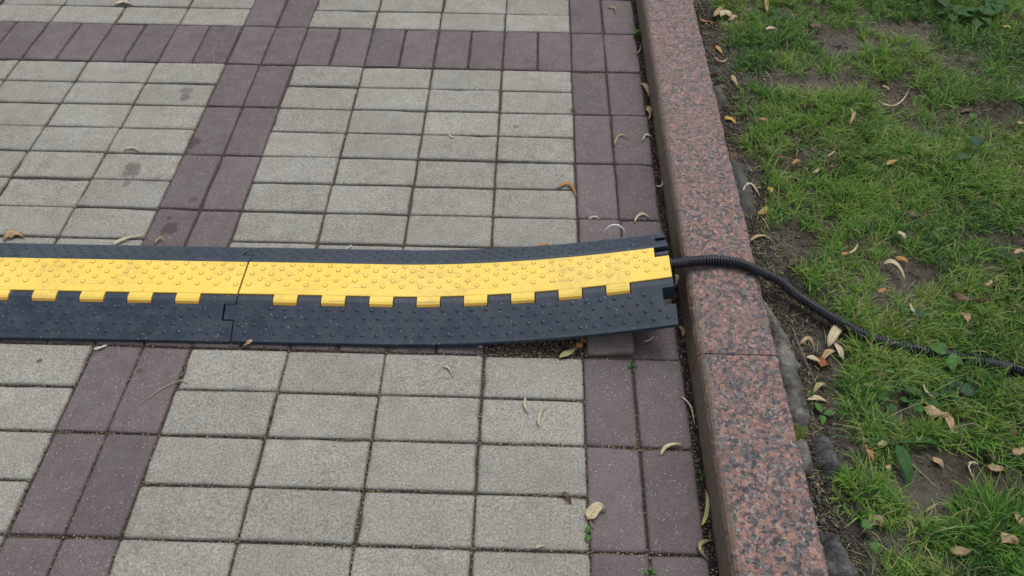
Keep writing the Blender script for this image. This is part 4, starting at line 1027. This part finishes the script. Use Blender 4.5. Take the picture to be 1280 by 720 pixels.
HX = pth[pth[:, 0] > .40]
def clear_hose(x, y):
    m = np.ones(len(x), bool)
    for q in HX[::10]:
        if q[0] > .62: m &= (((x - q[0]) ** 2 + (y - q[1]) ** 2) > .019 ** 2) | (rng.random(len(x)) < .22); continue
        m &= (((x - q[0]) ** 2 + (y - q[1]) ** 2) > .017 ** 2) | (rng.random(len(x)) < .06)
    return m
LV, LF, LT = [], [], []; cnt = 0
def add(V, F, T):
    global cnt
    LV.append(V); LF.append(F + cnt); LT.append(T); cnt += len(V)
def tuft_field(n_t, x0, x1, y0, y1, per, Lm, seg, wm, dm=1.0):
    tx = rng.uniform(x0, x1, n_t); ty = rng.uniform(y0, y1, n_t)
    keep = rng.random(n_t) < dens_at(tx, ty) * dm; tx, ty = tx[keep], ty[keep]; n = len(tx)
    cnt_ = rng.poisson(per, n) + 3; idx = np.repeat(np.arange(n), cnt_); N = len(idx)
    sp = rng.uniform(.003, .011, n)[idx]; a = rng.uniform(0, 2 * PI, N); r_ = np.abs(rng.normal(0, 1, N)) * sp
    x = tx[idx] + np.cos(a) * r_; y = ty[idx] + np.sin(a) * r_
    kp = clear_hose(x, y) & (x > .392) & ((bareness(x, y) < .75) | (rng.random(N) < .1)); x, y, a, idx = x[kp], y[kp], a[kp], idx[kp]; N = len(x)
    z = soil_z(x, y) - .002
    lush = fbm(tx * 5, ty * 5, 202, 3)[idx]
    flow = fbm(tx * 4, ty * 4, 303, 2)[idx] * 2 * PI * 2 + rng.normal(0, .5, n)[idx]
    az = np.where(rng.random(N) < .45, a + rng.normal(0, .7, N), flow + rng.normal(0, .8, N))
    L = Lm * rng.lognormal(0, .35, N) * (.65 + .8 * lush)
    el = np.clip(rng.normal(.95, .35, N), .15, 1.5); bend = rng.uniform(.3, 1.9, N) * (.8 + L * 10)
    w = rng.uniform(.0016, .0038, N) * wm
    hue = fbm(tx * 6.5, ty * 6.5, 404, 3)[idx]
    base = .55 + (hue - .5) * .8 + rng.normal(0, .12, n)[idx]
    tint = np.clip(base + rng.normal(0, .19, N), 0, .84)
    dry = rng.random(N) < (.05 + .14 * (fbm(tx * 7, ty * 7, 505, 2)[idx] > .58)); tint = np.where(dry, rng.uniform(.86, 1, N), tint)
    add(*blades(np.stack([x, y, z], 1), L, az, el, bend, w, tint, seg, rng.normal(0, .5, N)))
tuft_field(11500, .40, 1.62, -.62, 1.62, 11, .033, 4, .85)
tuft_field(2500, .40, 1.62, -.62, .5, 11, .034, 4, .9, .8)
# lush clumps seen in the photograph
for (cx, cy, r_, n, L0, tb) in [(.665, -.375, .055, 750, .060, .50), (.470, -.305, .035, 420, .045, .66), (.52, .72, .05, 420, .045, .74), (.49, .62, .045, 350, .045, .78),
                                (.55, .075, .03, 220, .05, .62), (.78, .12, .06, 300, .045, .74), (.545, -.005, .03, 200, .045, .68), (.85, .55, .08, 500, .05, .60), (.62, .42, .06, 500, .045, .70),
                                (.60, 1.30, .10, 700, .045, .74), (.80, 1.32, .10, 700, .045, .72), (.90, 1.02, .09, 600, .045, .74), (.70, .78, .06, 400, .04, .72), (.53, .82, .04, 300, .035, .5), (.96, .50, .05, 300, .05, .74)]:
    m_ = int(n * 1.0); nt = max(3, n // 24); c0 = np.stack([rng.normal(cx, r_ * .55, nt), rng.normal(cy, r_ * .55, nt)], 1); idx = rng.integers(0, nt, m_)
    a = rng.uniform(0, 2 * PI, m_); rr = np.abs(rng.normal(0, .006, m_)); x = c0[idx, 0] + np.cos(a) * rr; y = c0[idx, 1] + np.sin(a) * rr
    k_ = clear_hose(x, y) & (x > .40); x, y, a = x[k_], y[k_], a[k_]; N = len(x)
    out = np.arctan2(y - cy, x - cx) + rng.normal(0, .9, N)
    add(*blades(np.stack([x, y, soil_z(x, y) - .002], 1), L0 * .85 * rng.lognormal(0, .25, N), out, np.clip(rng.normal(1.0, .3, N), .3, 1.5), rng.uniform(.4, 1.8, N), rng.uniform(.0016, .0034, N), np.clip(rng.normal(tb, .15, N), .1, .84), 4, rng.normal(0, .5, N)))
# thin short cover on the poorer ground
N = 30000; x = rng.uniform(.40, 1.62, N); y = rng.uniform(-.62, 1.62, N); k_ = (bareness(x, y) < rng.uniform(0, 1.0, N)) & clear_hose(x, y); x, y = x[k_], y[k_]; N = len(x)
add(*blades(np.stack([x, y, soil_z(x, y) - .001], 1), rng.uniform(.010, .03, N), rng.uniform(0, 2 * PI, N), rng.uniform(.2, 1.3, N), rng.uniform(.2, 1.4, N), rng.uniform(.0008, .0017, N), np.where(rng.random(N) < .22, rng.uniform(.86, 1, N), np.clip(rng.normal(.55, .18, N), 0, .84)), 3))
def grass_obj(name, **kw):
    V = np.concatenate(LV); F = np.concatenate(LF); T = np.concatenate(LT)
    me = mesh(name, V, F, True, [M['grass']]); me.attributes.new("tint", 'FLOAT', 'POINT').data.foreach_set("value", T.astype(np.float32))
    return link(name, me, None, **kw)
grass_obj('grass', kind='stuff', label='short patchy green grass growing behind the kerb', category='grass')
LV, LF, LT = [], [], []; cnt = 0
# straw lying flat
N = 1100; x = .372 + np.abs(rng.normal(0, .045, N)); y = rng.uniform(-.62, 1.62, N)
add(*blades(np.stack([x, y, soil_z(x, y) + .003 + .004 * rng.random(N)], 1), rng.uniform(.005, .022, N), rng.uniform(0, 2 * PI, N), rng.uniform(-.05, .3, N), rng.uniform(0, .4, N), rng.uniform(.0006, .0018, N), rng.uniform(.86, 1, N), 3, rng.normal(0, .3, N)))
N = 9000; x = rng.uniform(.375, 1.62, N); y = rng.uniform(-.62, 1.62, N)
k_ = rng.random(N) < (.25 + .75 * (fbm(x * 6, y * 6, 606, 3) > .52)); x, y = x[k_], y[k_]; N = len(x)
add(*blades(np.stack([x, y, soil_z(x, y) + .002 + .010 * rng.random(N) * (bareness(x, y) < .3)], 1), rng.uniform(.012, .045, N), rng.uniform(0, 2 * PI, N), rng.uniform(-.05, .25, N), rng.uniform(0, .35, N), rng.uniform(.0006, .0014, N), rng.uniform(.86, 1, N), 3, rng.normal(0, .7, N)))
grass_obj('straw', kind='stuff', label='dead pale straw lying flat between the grass and on bare soil', category='straw')
LV, LF, LT = [], [], []; cnt = 0
# the lawn outside the photograph's view
N = 60000; x = rng.uniform(.42, 6.5, N); y = rng.uniform(-3.8, 7.5, N); k_ = ~((x < 1.62) & (y > -.62) & (y < 1.62)); x, y = x[k_], y[k_]; N = len(x)
add(*blades(np.stack([x, y, soil_z(x, y) - .002], 1), rng.uniform(.03, .07, N), rng.uniform(0, 2 * PI, N), rng.uniform(.4, 1.3, N), rng.uniform(.4, 1.6, N), rng.uniform(.003, .006, N), np.clip(rng.normal(.5, .15, N), 0, .84), 2))
grass_obj('outer_grass', kind='stuff', label='grass of the lawn further away from the kerb', category='grass')
# small ground cover leaves
pp = []
for (cx, cy, r_, n) in [(.60, -.09, .035, 40), (1.2, 1.25, .12, 150), (.66, -.11, .04, 30), (.50, -.13, .03, 20), (.70, 1.2, .06, 30), (.85, .2, .12, 26)]:
    for _ in range(n): pp.append((rng.normal(cx, r_), rng.normal(cy, r_)))
V_, F_ = [], []; LB, LFb = green_leaf(1, .8, 'round', 3); LB = np.array(LB); LFb = np.array(LFb)
for k, (x, y) in enumerate(pp):
    if x < .40: continue
    s = rng.uniform(.007, .015); a = rng.uniform(0, 2 * PI); tl = rng.uniform(-.3, .5)
    q = LB * s; q = np.stack([q[:, 0] * math.cos(tl) - q[:, 2] * math.sin(tl), q[:, 1], q[:, 0] * math.sin(tl) + q[:, 2] * math.cos(tl)], 1)
    q = np.stack([q[:, 0] * math.cos(a) - q[:, 1] * math.sin(a), q[:, 0] * math.sin(a) + q[:, 1] * math.cos(a), q[:, 2]], 1) + np.array([x, y, gz(x, y) + rng.uniform(.006, .02)])
    V_.append(q); F_.append(LFb + sum(len(u) for u in V_[:-1]))
link('ground_cover', mesh('ground_cover', np.concatenate(V_), np.concatenate(F_), True, [M['weed']]), kind='stuff', label='tiny round ground cover leaves between the grass blades', category='ground cover')
